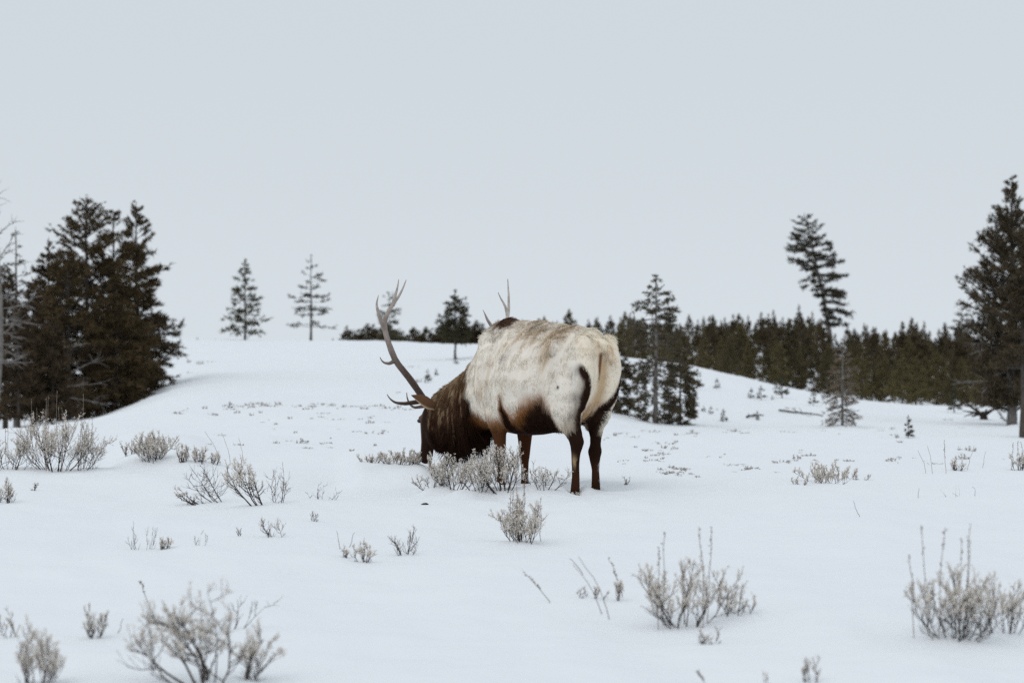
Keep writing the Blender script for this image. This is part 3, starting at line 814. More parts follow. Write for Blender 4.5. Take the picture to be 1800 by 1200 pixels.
# --- the dark group at left
def left_group():
    specs = [
        # name px top D R base power nb label
        ('fir_tree', 152, 343, 70.0, 2.3, .03, .72, 195, 11, 'tallest dark fir in the thick clump left of the elk'),
        ('fir_tree', 200, 372, 71.5, 1.95, .03, .75, 150, 21, 'dark fir with a blunt top just right of the tallest fir'),
        ('fir_tree', 240, 356, 73.0, 1.48, .02, .55, 170, 31, 'dark fir with tiered boughs at the right edge of the left clump'),
        ('fir_tree', 86, 416, 69.0, 1.15, .04, .75, 110, 41, 'slim dark fir at the left shoulder of the thick clump'),
        ('fir_tree', 120, 440, 66.5, 1.6, .03, .6, 115, 51, 'broad lower fir in front of the tallest fir'),
        ('fir_tree', 205, 520, 67.5, 1.5, .03, .6, 130, 61, 'low spreading fir in front under the blunt topped fir'),
    ]
    for nm, px, top, D, R, base, pw, nb, sd, lab in specs:
        H, b = tall(px, top, D)
        m = tree_meshes(nm, seed=sd, H=H, R=R, base=base, power=pw, nb=nb, up=(48, 2), droop=.16, shape=(lambda q: np.interp(q, [0, .1, .3, .6, .85, 1], [.8, 1, .98, .72, .40, .07])), sec=11, clumps=6, nl=.17, nw=.035, tint=DK1, tint2=DK2, twist=.35, gap=.035)
        r = tree(nm, m, b, lab, group='dark firs in the clump at left')
        if sd == 51:
            for k, (dx, h, l, ang) in enumerate([(.1, 1.2, 1.6, -.05), (.15, 1.6, 1.7, .12), (.1, .85, 1.9, -.14), (.2, 2.5, .9, .1)]):
                dead_branch(r, (dx, -1.5, h), (1, -.35, ang), l, 700 + k, .020)
    # brown scrubby trees at the frame's left edge
    for px, top, D, R, sd, lab in ((58, 500, 62.0, 1.0, 71, 'brownish young fir low in front of the clump by the left trunks'),
                                   (8, 470, 66.0, 1.1, 81, 'brownish fir cut by the left edge of the frame')):
        H, b = tall(px, top, D)
        m = tree_meshes('fir_tree', seed=sd, H=H, R=R, base=.10, power=.5, nb=120, up=(45, 5), sec=9, clumps=6, nl=.16, nw=.033, tint=(.06, .043, .027), tint2=(.11, .08, .05), gap=.04)
        tree('fir_tree', m, b, lab, group='dark firs in the clump at left')
    for px, top, D, R, sd, lab in ((32, 545, 60.0, .9, 76, 'low brown fir between the two brownish firs at the left edge'), (92, 560, 61.0, .9, 79, 'low brown fir in front of the slim shoulder fir')):
        H, b = tall(px, top, D)
        m = tree_meshes('fir_tree', seed=sd, H=H, R=R, base=.12, power=.45, nb=90, up=(45, 5), sec=9, clumps=6, nl=.15, nw=.03, tint=(.06, .043, .027), tint2=(.11, .08, .05), gap=.04)
        tree('fir_tree', m, b, lab, group='dark firs in the clump at left')
    H, b = tall(28, 398, 68.0)
    m = tree_meshes('fir_tree', seed=91, H=H, R=.95, base=.2, power=.6, nb=70, up=(35, 5), sec=6, clumps=2, nl=.13, nw=.022, tint=(.045, .04, .03), tint2=(.08, .07, .05), gap=.05, bark=M_PALEBARK)
    tree('fir_tree', m, b, 'thin sparse dying fir beside the bare branches at the left edge', group='dark firs in the clump at left')
    # bare grey tree, mostly outside the frame
    b = stand(-14, 58.0)
    r = thing('bare_tree', b, 'bare grey tree with fine branches reaching in at the left edge', 'tree')
    rng = np.random.default_rng(12)
    H = at(-14, 380, 58.0)[2] - b[2]
    t = np.linspace(-.04, 1, 9); TP = np.stack([.25 * np.sin(t * 3), .1 * t, t * H], 1)
    V, F = batch_tubes(TP[None], (.11 * (1 - .8 * np.clip(t, 0, 1)))[None], 9)
    link('trunk', mk_mesh('bare_trunk', V, F, M_PALEBARK), r)
    for i in range(26):
        q = .25 + .75 * (i / 26); x = q * 7; k = min(int(x), 7); s = TP[1] + (TP[-1] - TP[1]) * q; s[0] += .2 * math.sin(q * 3) * 0
        a = rng.random() * 2 * PI; el = .15 + .9 * q * rng.random()
        if q < .6: a = rng.normal() * .5; el = rng.normal() * .25
        dead_branch(r, s, (math.cos(a) * math.cos(el), math.sin(a) * math.cos(el), math.sin(el)), .9 + .6 * rng.random(), 900 + i, .022, M_DEADWOOD if q < .7 else M_PALEBARK).name = 'branch'
left_group()

# --- single trees on and beyond the rise
def lone_trees():
    H, b = tall(431, 456, 143)
    m = tree_meshes('pine_tree', seed=101, H=H + .1, R=1.85, base=.10, power=.95, nb=74, up=(45, -2), sec=7, clumps=3, nl=.26, nw=.055, tint=GR1, tint2=GR2, gap=.06, twist=.4)
    tree('pine_tree', m, b, 'bushy cone shaped pine alone on the skyline left of the elk')
    H, b = tall(547, 451, 143)
    m = tree_meshes('pine_tree', seed=112, H=H + .1, R=1.7, base=.17, power=.65, nb=46, up=(30, -4), droop=.12, sec=6, clumps=3, nl=.22, nw=.045, tint=(.05, .048, .038), tint2=(.085, .08, .06), gap=.075, twist=.25, trunk_r=.085)
    tree('pine_tree', m, b, 'thin see-through pine with bare lower stem on the skyline')
    H, b = tall(684, 514, 185)
    m = tree_meshes('pine_tree', seed=121, H=H, R=1.7, base=.2, power=.5, nb=44, up=(35, -5), sec=6, clumps=3, nl=.28, nw=.055, tint=GR1, tint2=GR2, gap=.06)
    tree('pine_tree', m, b, 'small sparse pine seen behind the left antler')
    p = hit(800, 632); D = p[1]; H = at(795, 512, D)[2] - p[2]
    m = tree_meshes('pine_tree', seed=131, H=H, R=.80, base=.30, nb=100, up=(55, -12), droop=.2, sec=8, clumps=4, nl=.13, nw=.03, tint=(.05, .046, .026), tint2=(.08, .072, .042), shape=lambda s: np.interp(s, [0, .08, .3, .55, .8, 1], [.8, 1.05, 1, .75, .55, .1]), twist=.5, trunk_r=.05)
    r = tree('pine_tree', m, p, 'round headed pine on a thin stem just left of the elk')
    p = stand(1153, 50.0); H = at(1153, 484, 50.0)[2] - p[2]
    m = tree_meshes('pine_tree', seed=141, H=H, R=1.0, base=.04, nb=118, up=(40, -14), droop=.26, sec=8, clumps=4, nl=.105, nw=.024, tint=(.07, .060, .038), tint2=(.12, .10, .064), gap=.05,
                    shape=lambda s: np.interp(s, [0, .12, .3, .42, .55, .72, .85, 1], [.45, .6, .6, .8, .85, .60, .33, .05]), twist=.45, trunk_r=.062, barebase=.38, bark=M_PALEBARK)
    tree('pine_tree', m, p, 'tall pine with open lower boughs standing right behind the elk rump')
    for px, D_, top, base_, R_, sd, lab in ((1086, 51.5, 592, 748, .52, 143, 'shaggy young conifer half hidden behind the elk rump'), (1196, 51.0, 604, 747, .50, 146, 'shaggy young conifer at the right foot of the tall open pine')):
        p = stand(px, D_); H = at(px, top, D_)[2] - p[2]
        m = tree_meshes('young_conifer', seed=sd, H=H, R=R_, base=.03, nb=84, up=(35, -12), droop=.2, sec=8, clumps=5, nl=.10, nw=.023, tint=(.09, .074, .046), tint2=(.15, .125, .078), gap=.045,
                        shape=lambda q: np.interp(q, [0, .2, .5, .75, 1], [.9, 1.0, .85, .5, .06]), twist=.5, trunk_r=.035)
        tree('young_conifer', m, p, lab)
    # wind-leaned pine
    D = 150.0; b = stand(1470, D); H = at(1412, 374, D)[2] - b[2]; k = D / FPX
    ln = lambda t: np.stack([(-12 * t - 45 * t ** 1.4) * k, 0 * t], -1)
    asym = lambda az, t: np.where(np.cos(az) > 0, np.interp(t, [.36, .45, .6, .74, .91, 1], [.65, 1.0, .98, .86, .52, .15]), np.interp(t, [.36, .5, .58, .66, .74, .93, 1], [.06, .14, .5, .9, .9, .52, .15])) * (.55 + .45 * np.abs(np.cos(az)))
    m = tree_meshes('leaning_pine', seed=151, H=H, R=1.95, base=.36, nb=140, up=(25, -8), droop=.10, sec=11, clumps=5, barebase=.36, nl=.26, nw=.055, tint=(.042, .038, .026), tint2=(.078, .068, .045), lean=ln, asym=asym, gap=.04,
                    shape=lambda s_: np.ones_like(s_), trunk_r=.23, bark=M_PALEBARK)
    tree('leaning_pine', m, b, 'tall pine leaning left above the forest with pale bare lower trunk')
    # right edge
    H, b = tall(1778, 308, 60.0)
    m = tree_meshes('fir_tree', seed=161, H=H, R=1.68, base=.05, nb=265, up=(48, 16), droop=.02, sec=11, clumps=6, nl=.15, nw=.03, tint=(.055, .043, .027), tint2=(.11, .086, .054), gap=.035, twist=.4,
                    shape=lambda s: np.interp(s, [0, .12, .35, .6, .8, 1], [.68, .82, 1, .68, .34, .05]), trunk_r=.13, bark=M_PALEBARK, limbm=M_BARK)
    r = tree('fir_tree', m, b, 'big dark fir with upswept boughs at the right edge')
    for k, (h, l, ang, dy) in enumerate([(2.6, 1.5, .15, -.5), (2.75, 1.1, .75, -.4), (1.7, 1.5, -.05, -.6), (1.45, 1.9, -.35, -.4), (2.4, 1.2, -.2, -.7), (1.2, .8, -.7, -.3)]):
        dead_branch(r, (-.05, -.1, h), (-1, dy, ang), l, 760 + k, .022)
    H, b = tall(1801, 380, 46.0)
    m = tree_meshes('fir_tree', seed=171, H=H, R=.85, base=.30, nb=110, up=(45, 12), droop=.05, sec=9, clumps=6, nl=.13, nw=.028, tint=(.055, .043, .027), tint2=(.11, .086, .054), gap=.04, power=.7, trunk_r=.10)
    r = tree('fir_tree', m, b, 'nearer dark fir half cut off by the right edge, dark trunk showing')
    H, b = tall(1691, 533, 190)
    m = tree_meshes('pine_tree', seed=181, H=H, R=1.15, base=.42, power=.4, nb=40, up=(30, 0), sec=5, clumps=3, nl=.26, nw=.05, tint=(.06, .055, .042), tint2=(.09, .085, .065), gap=.07)
    tree('pine_tree', m, b, 'thin grey pine poking above the forest near the right fir')
    p = hit(1481, 748); D = p[1]; H = at(1478, 606, D)[2] - p[2]
    m = tree_meshes('dead_conifer', seed=191, H=H, R=.52, base=.05, power=.45, nb=80, up=(25, -12), droop=.22, sec=8, clumps=2, nl=.09, nw=.012, tint=(.15, .115, .088), tint2=(.22, .17, .13), gap=.045, barebase=.2, bark=M_PALEBARK, trunk_r=.035)
    tree('dead_conifer', m, p, 'dying brown grey conifer standing in front of the forest edge')
lone_trees()

# --- forest belt: every tree its own object
def forest():
    kinds = []
    fshape = lambda s_: np.interp(s_, [0, .18, .45, .75, .92, 1], [.9, 1, .74, .34, .12, .03])
    for i, (H, R, nb, a, b_) in enumerate([(5, 1.3, 84, OL1, OL2), (5, 1.05, 78, (.07, .054, .033), (.13, .10, .06)), (5, 1.45, 86, (.105, .087, .044), (.175, .145, .072)), (5, .95, 76, (.066, .055, .034), (.12, .098, .058)), (5, 1.2, 76, (.072, .06, .036), (.13, .106, .06)), (5, .7, 60, OL1, OL2)]):
        kinds.append(tree_meshes('forest_conifer', seed=300 + i, H=H, R=R, base=.02, nb=nb, up=(62, 20), droop=.06, sec=7, clumps=5, nl=.22, nw=.05, k=3, tint=a, tint2=b_, gap=.045, shape=fshape))
    rng = np.random.default_rng(77)
    spots = []
    def row_of(px, D, h):
        b = stand(px, D); return b
    # front edge of the belt right of the elk, then rows further back
    def crest_row(px):
        return np.interp(px, [600, 850, 1000, 1100, 1230, 1340, 1440, 1560, 1700, 1850], [594, 603, 612, 620, 642, 668, 689, 707, 717, 720])
    skyline = lambda px: np.interp(px, [600, 650, 720, 760, 860, 950, 1060, 1150, 1200, 1240, 1290, 1340, 1360, 1400, 1440, 1470, 1500, 1520, 1560, 1600, 1640, 1700, 1740, 1850],
                                   [574, 568, 572, 572, 562, 546, 550, 556, 554, 552, 554, 552, 548, 536, 548, 572, 575, 568, 572, 545, 566, 568, 585, 590])
    rows = [(112, 24, 1130, 1.0, .62), (126, 25, 1120, 1.0, .75), (146, 29, 1110, 1.0, .9), (172, 29, 1120, 1.0, .95), (200, 25, 1100, 1.0, 1.0), (224, 11, 655, 1.0, 1.0), (227, 16, 605, 1.0, 1.0), (255, 19, 870, 1.0, 1.0)]
    for D0, step, px0, f, lim in rows:
        px = px0
        while px < (1835 if D0 != 224 else 860):
            p = px + rng.normal() * step * .35
            D = D0 * (1 + rng.normal() * .025)
            px += step * (.75 + .5 * rng.random())
            b = stand(p, D)
            if 1447 < p < 1487 and D > 180: continue       # the snow patch that shows between the trees
            top_lim = skyline(p)
            base_row = 600 - 0 + (545 - 600) + (ZC - b[2]) / D * FPX
            want = base_row - top_lim
            h = rng.normal(4.6, 1.15) * (1.28 if p > 1500 else 1.0)
            hp = h * FPX / D
            lim_h = (base_row - (crest_row(p) - (crest_row(p) - top_lim) * lim)) * D / FPX
            h = min(h, lim_h * (.70 + .38 * rng.random()))
            if base_row - h * FPX / D > crest_row(p) - 6: continue   # would be hidden by the ridge
            if h < 1.0: continue
            spots.append((b, h, D, p))
    spots.sort(key=lambda s: s[2])
    lab_front = 'young olive green conifer along the front edge of the forest beyond the ridge'
    lab_back = 'dark conifer crowded in the forest belt between the elk and the leaning pine'
    for b, h, D, p in spots[:299]:
        front = D < 135
        k = int(rng.choice([0, 2, 4, 5, 2]) if front else rng.choice([0, 1, 3, 4, 1, 3]))  # tints carry the light: lit olive in front, mostly darker shade tones behind
        if p < 870:
            lab, grp = 'small dark conifer in the low strip of forest on the skyline left of the elk', 'conifers in the low skyline strip'
        elif p < 1110 and not front:
            lab, grp = 'conifer tip showing just above the back of the elk', 'conifer tips above the elk'
        elif p > 1500 and not front:
            lab, grp = 'dark conifer in the forest between the leaning pine and the right fir', 'forest conifers right of the leaning pine'
        elif front:
            lab, grp = lab_front, 'forest conifers front row'
        else:
            lab, grp = lab_back, 'forest conifers behind'
        ft = tree('forest_conifer', kinds[k], b - np.array([0, 0, .05]), lab, group=grp, rz=rng.random() * 6.28, sc=h / 5.0, limb_part=False)
        wx = (2.1 if p < 870 else 1.0) * rng.uniform(.85, 1.45)
        ft.scale = (h / 5 * wx, h / 5 * wx, h / 5)
    return len(spots)
print('forest spots', forest())

# --- saplings scattered on the slopes
def saplings():
    pro = [tree_meshes('sapling', seed=400 + i, H=1.0, R=r_, base=.12, power=pw, nb=26, up=(50, 5), sec=4, clumps=3, nl=.10, nw=.022, tint=(.05, .05, .03), tint2=(.085, .08, .05), gap=.08, trunk_r=.022) for i, (r_, pw) in enumerate([(.33, .9), (.26, .7), (.4, 1.0)])]
    S = [(1597, 770, 41, 'neat cone shaped sapling alone on the snow below the right part of the forest'), (1430, 712, 27, 'bushy sapling on the ridge left of the dying conifer'), (1338, 703, 26, 'upright sapling in the pair on the ridge, right one'),
         (1321, 701, 20, 'smaller left sapling of the pair on the ridge'), (1375, 699, 44, 'tallest sapling against the foot of the forest'), (1226, 684, 36, 'sapling on the ridge right beside the tall pine'),
         (1260, 684, 20, 'thin tiny sapling on the ridge between two larger saplings'), (1272, 741, 24, 'small sapling on the slope right of the tall pine'), (1250, 728, 15, 'tiny sapling just above the small slope sapling'),
         (1237, 724, 13, 'tiny faint sapling beside the tall pine foot'), (1331, 738, 18, 'tiny sapling growing through fallen twigs'), (1358, 702, 9, 'tiniest green tip beside the sapling pair'),
         (404, 717, 14, 'small lone green sapling on the snow crest at left'), (752, 672, 24, 'leaning little sapling left of the elk neck'), (767, 660, 14, 'fainter little sapling above the elk head'),
         (802, 640, 15, 'stubby sapling at the foot of the round headed pine'), (585, 594, 8, 'tiny dark sapling tip on the skyline between pine and forest'), (347, 590, 5, 'dark speck of a sapling on the left skyline'),
         (1678, 724, 48, 'pale green young conifer at the right forest foot'), (1766, 726, 28, 'small sapling beside the uprooted stump'), (622, 594, 22, 'first small conifer at the left end of the forest line'), (644, 594, 24, 'second small bushy conifer at the left end of the forest line')]
    rng = np.random.default_rng(9)
    for px, row, h, lab in S:
        p = hit(px, row + (2 if row < 600 else 0))
        D = p[1]
        hm = h * D / FPX
        tree('sapling', pro[int(rng.integers(3))], p - np.array([0, 0, .02]), lab, 'sapling', 'saplings on the snowy slopes', rng.random() * 6.28, hm, limb_part=False)
saplings()

# --- fallen wood
def fallen():
    def log(name, pts, r, label, cat, seed):
        rng = np.random.default_rng(seed)
        w = [hit(px, row) + np.array([0, 0, dz]) for px, row, dz in pts]
        c = w[0]
        P = np.array([q - c for q in w]); s = np.linspace(0, 1, len(P)); T = np.linspace(0, 1, 10)
        Q = np.stack([np.interp(T, s, P[:, k]) for k in range(3)], 1); Q[1:-1] += rng.normal(size=(8, 3)) * r * .5
        parts = [batch_tubes(Q[None], (r * np.linspace(1, .55, 10))[None], 7)]
        for j in range(5):
            i = int(rng.integers(1, 8)); d = norm(rng.normal(size=3) * np.array([1, .6, .2]) + np.array([0, 0, .8])); l = r * (3 + 5 * rng.random())
            parts.append(batch_tubes(np.array([[Q[i], Q[i] + d * l * .6, Q[i] + d * l + rng.normal(size=3) * r * .6]]), (r * .35 * np.array([1, .7, .3]))[None], 4))
        V, F = join(parts)
        tag(link(name, mk_mesh(name, V, F, M_ROTWOOD), loc=c), label, cat)
    log('fallen_log', [(1370, 724, .05), (1395, 727, .04), (1420, 729, .05), (1446, 733, .03)], .032, 'long dark fallen log half buried on the slope below the forest', 'log', 1)
    log('fallen_branch', [(1312, 735, .03), (1326, 734, .05), (1342, 732, .04)], .03, 'short dark fallen branch lying through the tiny sapling', 'branch', 2)
    log('fallen_branch', [(1748, 716, .3), (1760, 735, .05), (1772, 745, .05)], .03, 'thin fallen branch beside the uprooted stump', 'branch', 3)
    # uprooted stump
    p = hit(1730, 737); rng = np.random.default_rng(4)
    parts = [batch_tubes(np.array([[(0, 0, -.05), (0, .02, .12), (.02, .03, .26)]]), np.array([[.16, .12, .08]]), 8)]
    for j in range(12):
        a = rng.random() * 6.28; l = .35 + .5 * rng.random(); z = rng.random() * .7
        d = np.array([math.cos(a), math.sin(a), z]); 
        parts.append(batch_tubes(np.array([[(0, 0, .1), d * l * .5 + np.array([0, 0, .12]), d * l + rng.normal(size=3) * .06]]), np.array([[.05, .035, .012]]), 5))
    V, F = join(parts)
    tag(link('stump', mk_mesh('stump', V, F, M_ROTWOOD), loc=p), 'dark uprooted stump with roots at the foot of the right forest', 'stump')
    # loose clod near the brush
    p = hit(746, 887)
    V, F = batch_tubes(np.array([[(-.026, 0, 0), (-.01, 0, .006), (.012, .004, .007), (.03, 0, .002)]]), np.array([[.003, .006, .008, .003]]), 8)
    tag(link('twig', mk_mesh('twig', V, F, M_ROTWOOD), loc=p), 'tiny dark chip of wood on the snow below the brush', 'twig')
fallen()

# ------------------------------------------------------------------ sagebrush and dry stalks
def resample(P, K):
    s = np.linspace(0, 1, len(P)); T = np.linspace(0, 1, K)
    return np.stack([np.interp(T, s, P[:, k]) for k in range(3)], 1)

def sage(seed, w, h, stems=8, leaf=1.0, lean=(0, 0), r0=.008, spread=1.0, crown=0.25, upright=.6, twigs=8, leaf_len=.0155, gnarl=.10, sub=4):
    """w, h metres; crown = fraction of the height below which there are no leaves"""
    rng = np.random.default_rng(seed)
    wood, rad, lp, ld = [], [], [], []
    for i in range(stems):
        a = rng.random() * 2 * PI; q = math.sqrt(rng.random())
        q = .12 + .88 * q
        end = np.array([math.cos(a) * q * w * .60 * spread + lean[0], math.sin(a) * q * w * .42 * spread + lean[1], h * (.50 + .40 * rng.random()) * (1 - .40 * q * q)])
        st = np.array([math.cos(a) * q * w * .12, math.sin(a) * q * w * .10, -.05])
        mid = st + (end - st) * np.array([.62, .62, .38]) + rng.normal(size=3) * gnarl * h
        t = np.linspace(0, 1, 7)[:, None]
        P = st * (1 - t) ** 2 + 2 * mid * t * (1 - t) + end * t * t
        P[1:] += np.cumsum(rng.normal(size=(6, 3)) * gnarl * h * .12, 0)
        rr = r0 * (.35 + .6 * rng.random())
        wood.append(P); rad.append(rr * .8 * np.linspace(1, .22, 7))
        for j in range(twigs):
            q2 = .30 + .70 * (j + rng.random()) / twigs; x = min(q2, .999) * 6; k = int(x); s = P[k] + (P[k + 1] - P[k]) * (x - k)
            d = norm(norm(P[k + 1] - P[k]) * .5 + rng.normal(size=3) * np.array([.75, .75, .35]) + np.array([0, 0, upright * .6]))
            l = h * (.17 + .25 * rng.random()) * (1.15 - .5 * q2)
            d2 = norm(d + np.array([0, 0, upright * .8]) + rng.normal(size=3) * .2)
            Q = np.array([s, s + d * l * .5, s + d * l * .5 + d2 * l * .5])
            wood.append(resample(Q, 7)); rad.append(np.maximum(rr * .34, .0013) * np.linspace(1, .4, 7))
            tw = [(Q, l)]
            for _ in range(sub):
                q3 = .25 + .7 * rng.random(); b_ = Q[0] + (Q[1] - Q[0]) * q3 * 2 if q3 < .5 else Q[1] + (Q[2] - Q[1]) * (q3 - .5) * 2
                d3 = norm(d2 + rng.normal(size=3) * .5 + np.array([0, 0, upright * .7])); l3 = l * (.35 + .4 * rng.random())
                Q3 = np.array([b_, b_ + d3 * l3 * .5, b_ + d3 * l3 + np.array([0, 0, .1 * l3])])
                wood.append(resample(Q3, 7)); rad.append(np.full(7, max(rr * .16, .0009)) * np.linspace(1, .5, 7))
                tw.append((Q3, l3))
            if leaf > 0:
                for Qx, lx in tw:
                    n = int(rng.poisson(leaf * lx * 195))
                    if n == 0: continue
                    f = (.35 + .65 * rng.random(n) ** .7); xx = f * 2; kk = np.minimum(xx.astype(int), 1)
                    p = Qx[kk] + (Qx[kk + 1] - Qx[kk]) * (xx - kk)[:, None]
                    dv = norm(Qx[2] - Qx[0])[None] * .75 + rng.normal(size=(n, 3)) * .55
                    ok = p[:, 2] > crown * h * (.6 + .6 * rng.random(n))
                    lp.append(p[ok]); ld.append(dv[ok])
    W = batch_tubes(np.array(wood), np.array(rad), 4)
    Lf = None
    if lp and sum(len(q) for q in lp):
        P = np.concatenate(lp); D = np.concatenate(ld)
        ll = leaf_len * (.6 + .7 * rng.random(len(P)))
        V, F = kites(P, D, ll, ll * .32, rng, .62)
        c = lerp(np.tile(np.array([.64, .585, .525]), (len(P), 1)), np.array([.84, .79, .725]), rng.random(len(P)))
        Lf = (V, F, np.repeat(c, 4, 0))
    return W, Lf

def stalk_mesh(rng, h, lean, buds=True, r=.0016):
    t = np.linspace(0, 1, 7)
    P = np.stack([lean[0] * t ** 1.4, lean[1] * t ** 1.4, h * t], 1); P[1:] += np.cumsum(rng.normal(size=(6, 3)) * .004, 0)
    parts = [batch_tubes(P[None], (r * np.linspace(1.2, .7, 7))[None], 4)]
    if buds:
        n = 26; q = .45 + .55 * rng.random(n); x = q * 6; k = np.minimum(x.astype(int), 5)
        p = P[k] + (P[k + 1] - P[k]) * (x - k)[:, None]
        parts.append(kites(p, rng.normal(size=(n, 3)) * .5 + np.array([0, 0, .9]), .006 + .012 * rng.random(n), .004 + .004 * rng.random(n), rng))
    return join(parts)

_seed = [1000]
def bush(px, row, wpx, hpx, label, leaf=1.0, stems=8, lean=(0, 0), stalks=0, stalk_h=1.45, name='sagebrush', cat='sagebrush', group='sagebrush poking out of the snow', D=None, **kw):
    _seed[0] += 1
    p = hit(px, row) if D is None else stand(px, D)
    k = p[1] / FPX
    w, h = wpx * k, hpx * k
    lean = (lean[0] * k, lean[1] * k)
    kw.setdefault('r0', .0055 + .006 * min(h, .6))
    W, Lf = sage(_seed[0], w, h, stems=stems, leaf=leaf, lean=lean, **kw)
    r = thing(name, p, label, cat, group)
    link('stems', mk_mesh('sage_stems', W[0], W[1], M_SAGEWOOD), r)
    if Lf is not None:
        link('foliage', mk_mesh('sage_foliage', Lf[0], Lf[1], M_SAGELEAF, smooth=False, attr=Lf[2]), r)
    rng = np.random.default_rng(_seed[0])
    for i in range(stalks):
        V, F = stalk_mesh(rng, h * (stalk_h - .35 + .45 * rng.random()), (rng.normal() * .05 * h, rng.normal() * .05 * h))
        o = link('flower_stalk', mk_mesh('flower_stalk', V, F, M_STALK), r)
        o.location = (rng.normal() * w * .18 + lean[0] * .5, rng.normal() * w * .12, 0)
    return r

def stalk(px, row, toppx, toprow, label, buds=False, r=.0016):
    _seed[0] += 1
    p = hit(px, row); D = p[1]; t = at(toppx, toprow, D)
    V, F = stalk_mesh(np.random.default_rng(_seed[0]), t[2] - p[2], (t[0] - p[0], .05 * random.uniform(-1, 1)), buds, r)
    tag(link('grass_stalk', mk_mesh('grass_stalk', V, F, M_STALK), loc=p - np.array([0, 0, .01])), label, 'grass stalk', 'dry grass stalks')

def all_brush():
    # around the elk
    bush(798, 860, 84, 72, 'pale leafy sagebrush under the elk muzzle', stems=12, leaf=1.1, upright=1.0, crown=.25)
    bush(884, 864, 80, 86, 'tallest pale sagebrush in front of the elk front legs', stems=13, leaf=1.15, upright=1.2, crown=.2)
    bush(842, 862, 64, 46, 'low sagebrush between the muzzle brush and the tallest brush by the elk', stems=8, leaf=.9, upright=.7, crown=.25)
    bush(956, 862, 84, 42, 'low spreading sagebrush just left of the elk hind feet', stems=8, leaf=.7, upright=.5)
    bush(1012, 859, 14, 12, 'tuft of pale sage leaves against the left hind hoof', stems=4, leaf=1.6, D=15.3)
    bush(758, 858, 56, 30, 'twiggy low sagebrush at the left end of the brush by the elk', stems=7, leaf=.5, upright=.4)
    bush(700, 816, 70, 28, 'short pale sagebrush on the drift left of the elk muzzle', stems=15, leaf=1.0, upright=1.2, crown=.1)
    bush(652, 812, 60, 16, 'very low sagebrush tips at the left end of the drift', stems=10, leaf=.8, upright=1.0, crown=.1)
    bush(728, 816, 30, 24, 'short sagebrush on the drift touching the elk muzzle brush', stems=8, leaf=1.0, upright=1.2, crown=.1)
    # left midground
    bush(98, 828, 112, 106, 'large sagebrush with many flower stalks before the fir clump', stems=17, leaf=1.0, upright=.8, crown=.32, stalks=12, stalk_h=1.3)
    bush(142, 826, 60, 80, 'sagebrush leaning right beside the large stalked one', stems=8, leaf=.75, lean=(14, 0), upright=.7, crown=.35, stalks=3, stalk_h=1.2)
    bush(18, 826, 70, 72, 'sagebrush cut by the left edge beside the large stalked one', stems=10, leaf=.8, upright=.7, crown=.35, stalks=2, stalk_h=1.2)
    bush(268, 810, 80, 60, 'rounded pale sagebrush on the left drift', stems=16, leaf=1.2, upright=.9, crown=.15)
    bush(228, 800, 34, 26, 'small sagebrush left of the rounded pale one on the drift', stems=6, leaf=.7)
    bush(318, 814, 26, 36, 'narrow sagebrush right of the rounded pale one on the drift', stems=6, leaf=1.0, upright=1.0)
    bush(348, 813, 34, 32, 'second narrow sagebrush further right on the drift', stems=6, leaf=.9, upright=.9)
    bush(372, 815, 30, 26, 'last small sagebrush at the right end of the drift row', stems=6, leaf=.9)
    bush(458, 887, 74, 88, 'leafy sagebrush leaning left on a thick dark stem', stems=4, twigs=11, leaf=1.5, lean=(-36, 0), crown=.5, r0=.013, gnarl=.06, upright=.5, spread=.75)
    bush(394, 883, 40, 92, 'bare thin stems leaning left beside the thick stemmed sagebrush', stems=5, leaf=.05, lean=(-42, 0), r0=.006, upright=.4)
    bush(374, 886, 56, 36, 'low sagebrush sprawling left on a dark branch', stems=5, leaf=.8, lean=(-44, 0), crown=.4, r0=.008, upright=.3)
    bush(491, 884, 34, 74, 'bare upright twiggy shrub right of the thick stemmed sagebrush', stems=4, leaf=.12, upright=.5, r0=.005, sub=2)
    bush(562, 878, 62, 34, 'bare low shrub with twigs fanned out on open snow', stems=6, leaf=0, upright=.3, r0=.0045, sub=1, twigs=4)
    bush(492, 944, 34, 44, 'small sagebrush leaning left on open snow', stems=3, leaf=.5, lean=(-22, 0), crown=.5, r0=.006)
    bush(420, 942, 14, 18, 'tiny dark twig left of the small leaning sagebrush', stems=2, leaf=.2, r0=.003)
    bush(552, 917, 10, 26, 'tiny upright twig on open snow below the fanned shrub', stems=2, leaf=.2, r0=.003)
    bush(250, 966, 60, 56, 'thin bare upright stems on the left snow beside a small sage', stems=8, leaf=.06, upright=1.4, r0=.0028, twigs=3, sub=0)
    bush(283, 966, 34, 24, 'small brown sage at the foot of the thin bare stems', stems=5, leaf=.8, upright=.4)
    bush(352, 958, 60, 36, 'faint scattered twig tips right of the small brown sage', stems=5, leaf=.1, upright=1.2, r0=.002, twigs=2, sub=0)
    bush(602, 978, 26, 18, 'tiny pale sage left of the bare fan shrub', stems=4, leaf=.8)
    bush(640, 988, 34, 38, 'small leafy sage just left of the bare fan shrub', stems=5, leaf=1.0, crown=.3)
    bush(708, 974, 62, 58, 'bare fan shaped shrub below the elk', stems=7, leaf=.06, upright=.7, r0=.005, twigs=6, sub=2)
    bush(922, 952, 92, 76, 'pale sagebrush with stalks standing alone below the elk brush', stems=13, leaf=1.2, upright=1.0, crown=.2, stalks=6, stalk_h=1.35)
    bush(8, 884, 40, 48, 'pale faint sage at the left edge of the snow', stems=6, leaf=.6, upright=.8)
    bush(55, 862, 22, 20, 'tiny twig tips near the left edge', stems=3, leaf=.3)
    # right midground
    bush(1450, 848, 100, 40, 'loose low pale sagebrush on the right snow', stems=14, leaf=1.1, upright=.9, crown=.1, r0=.004)
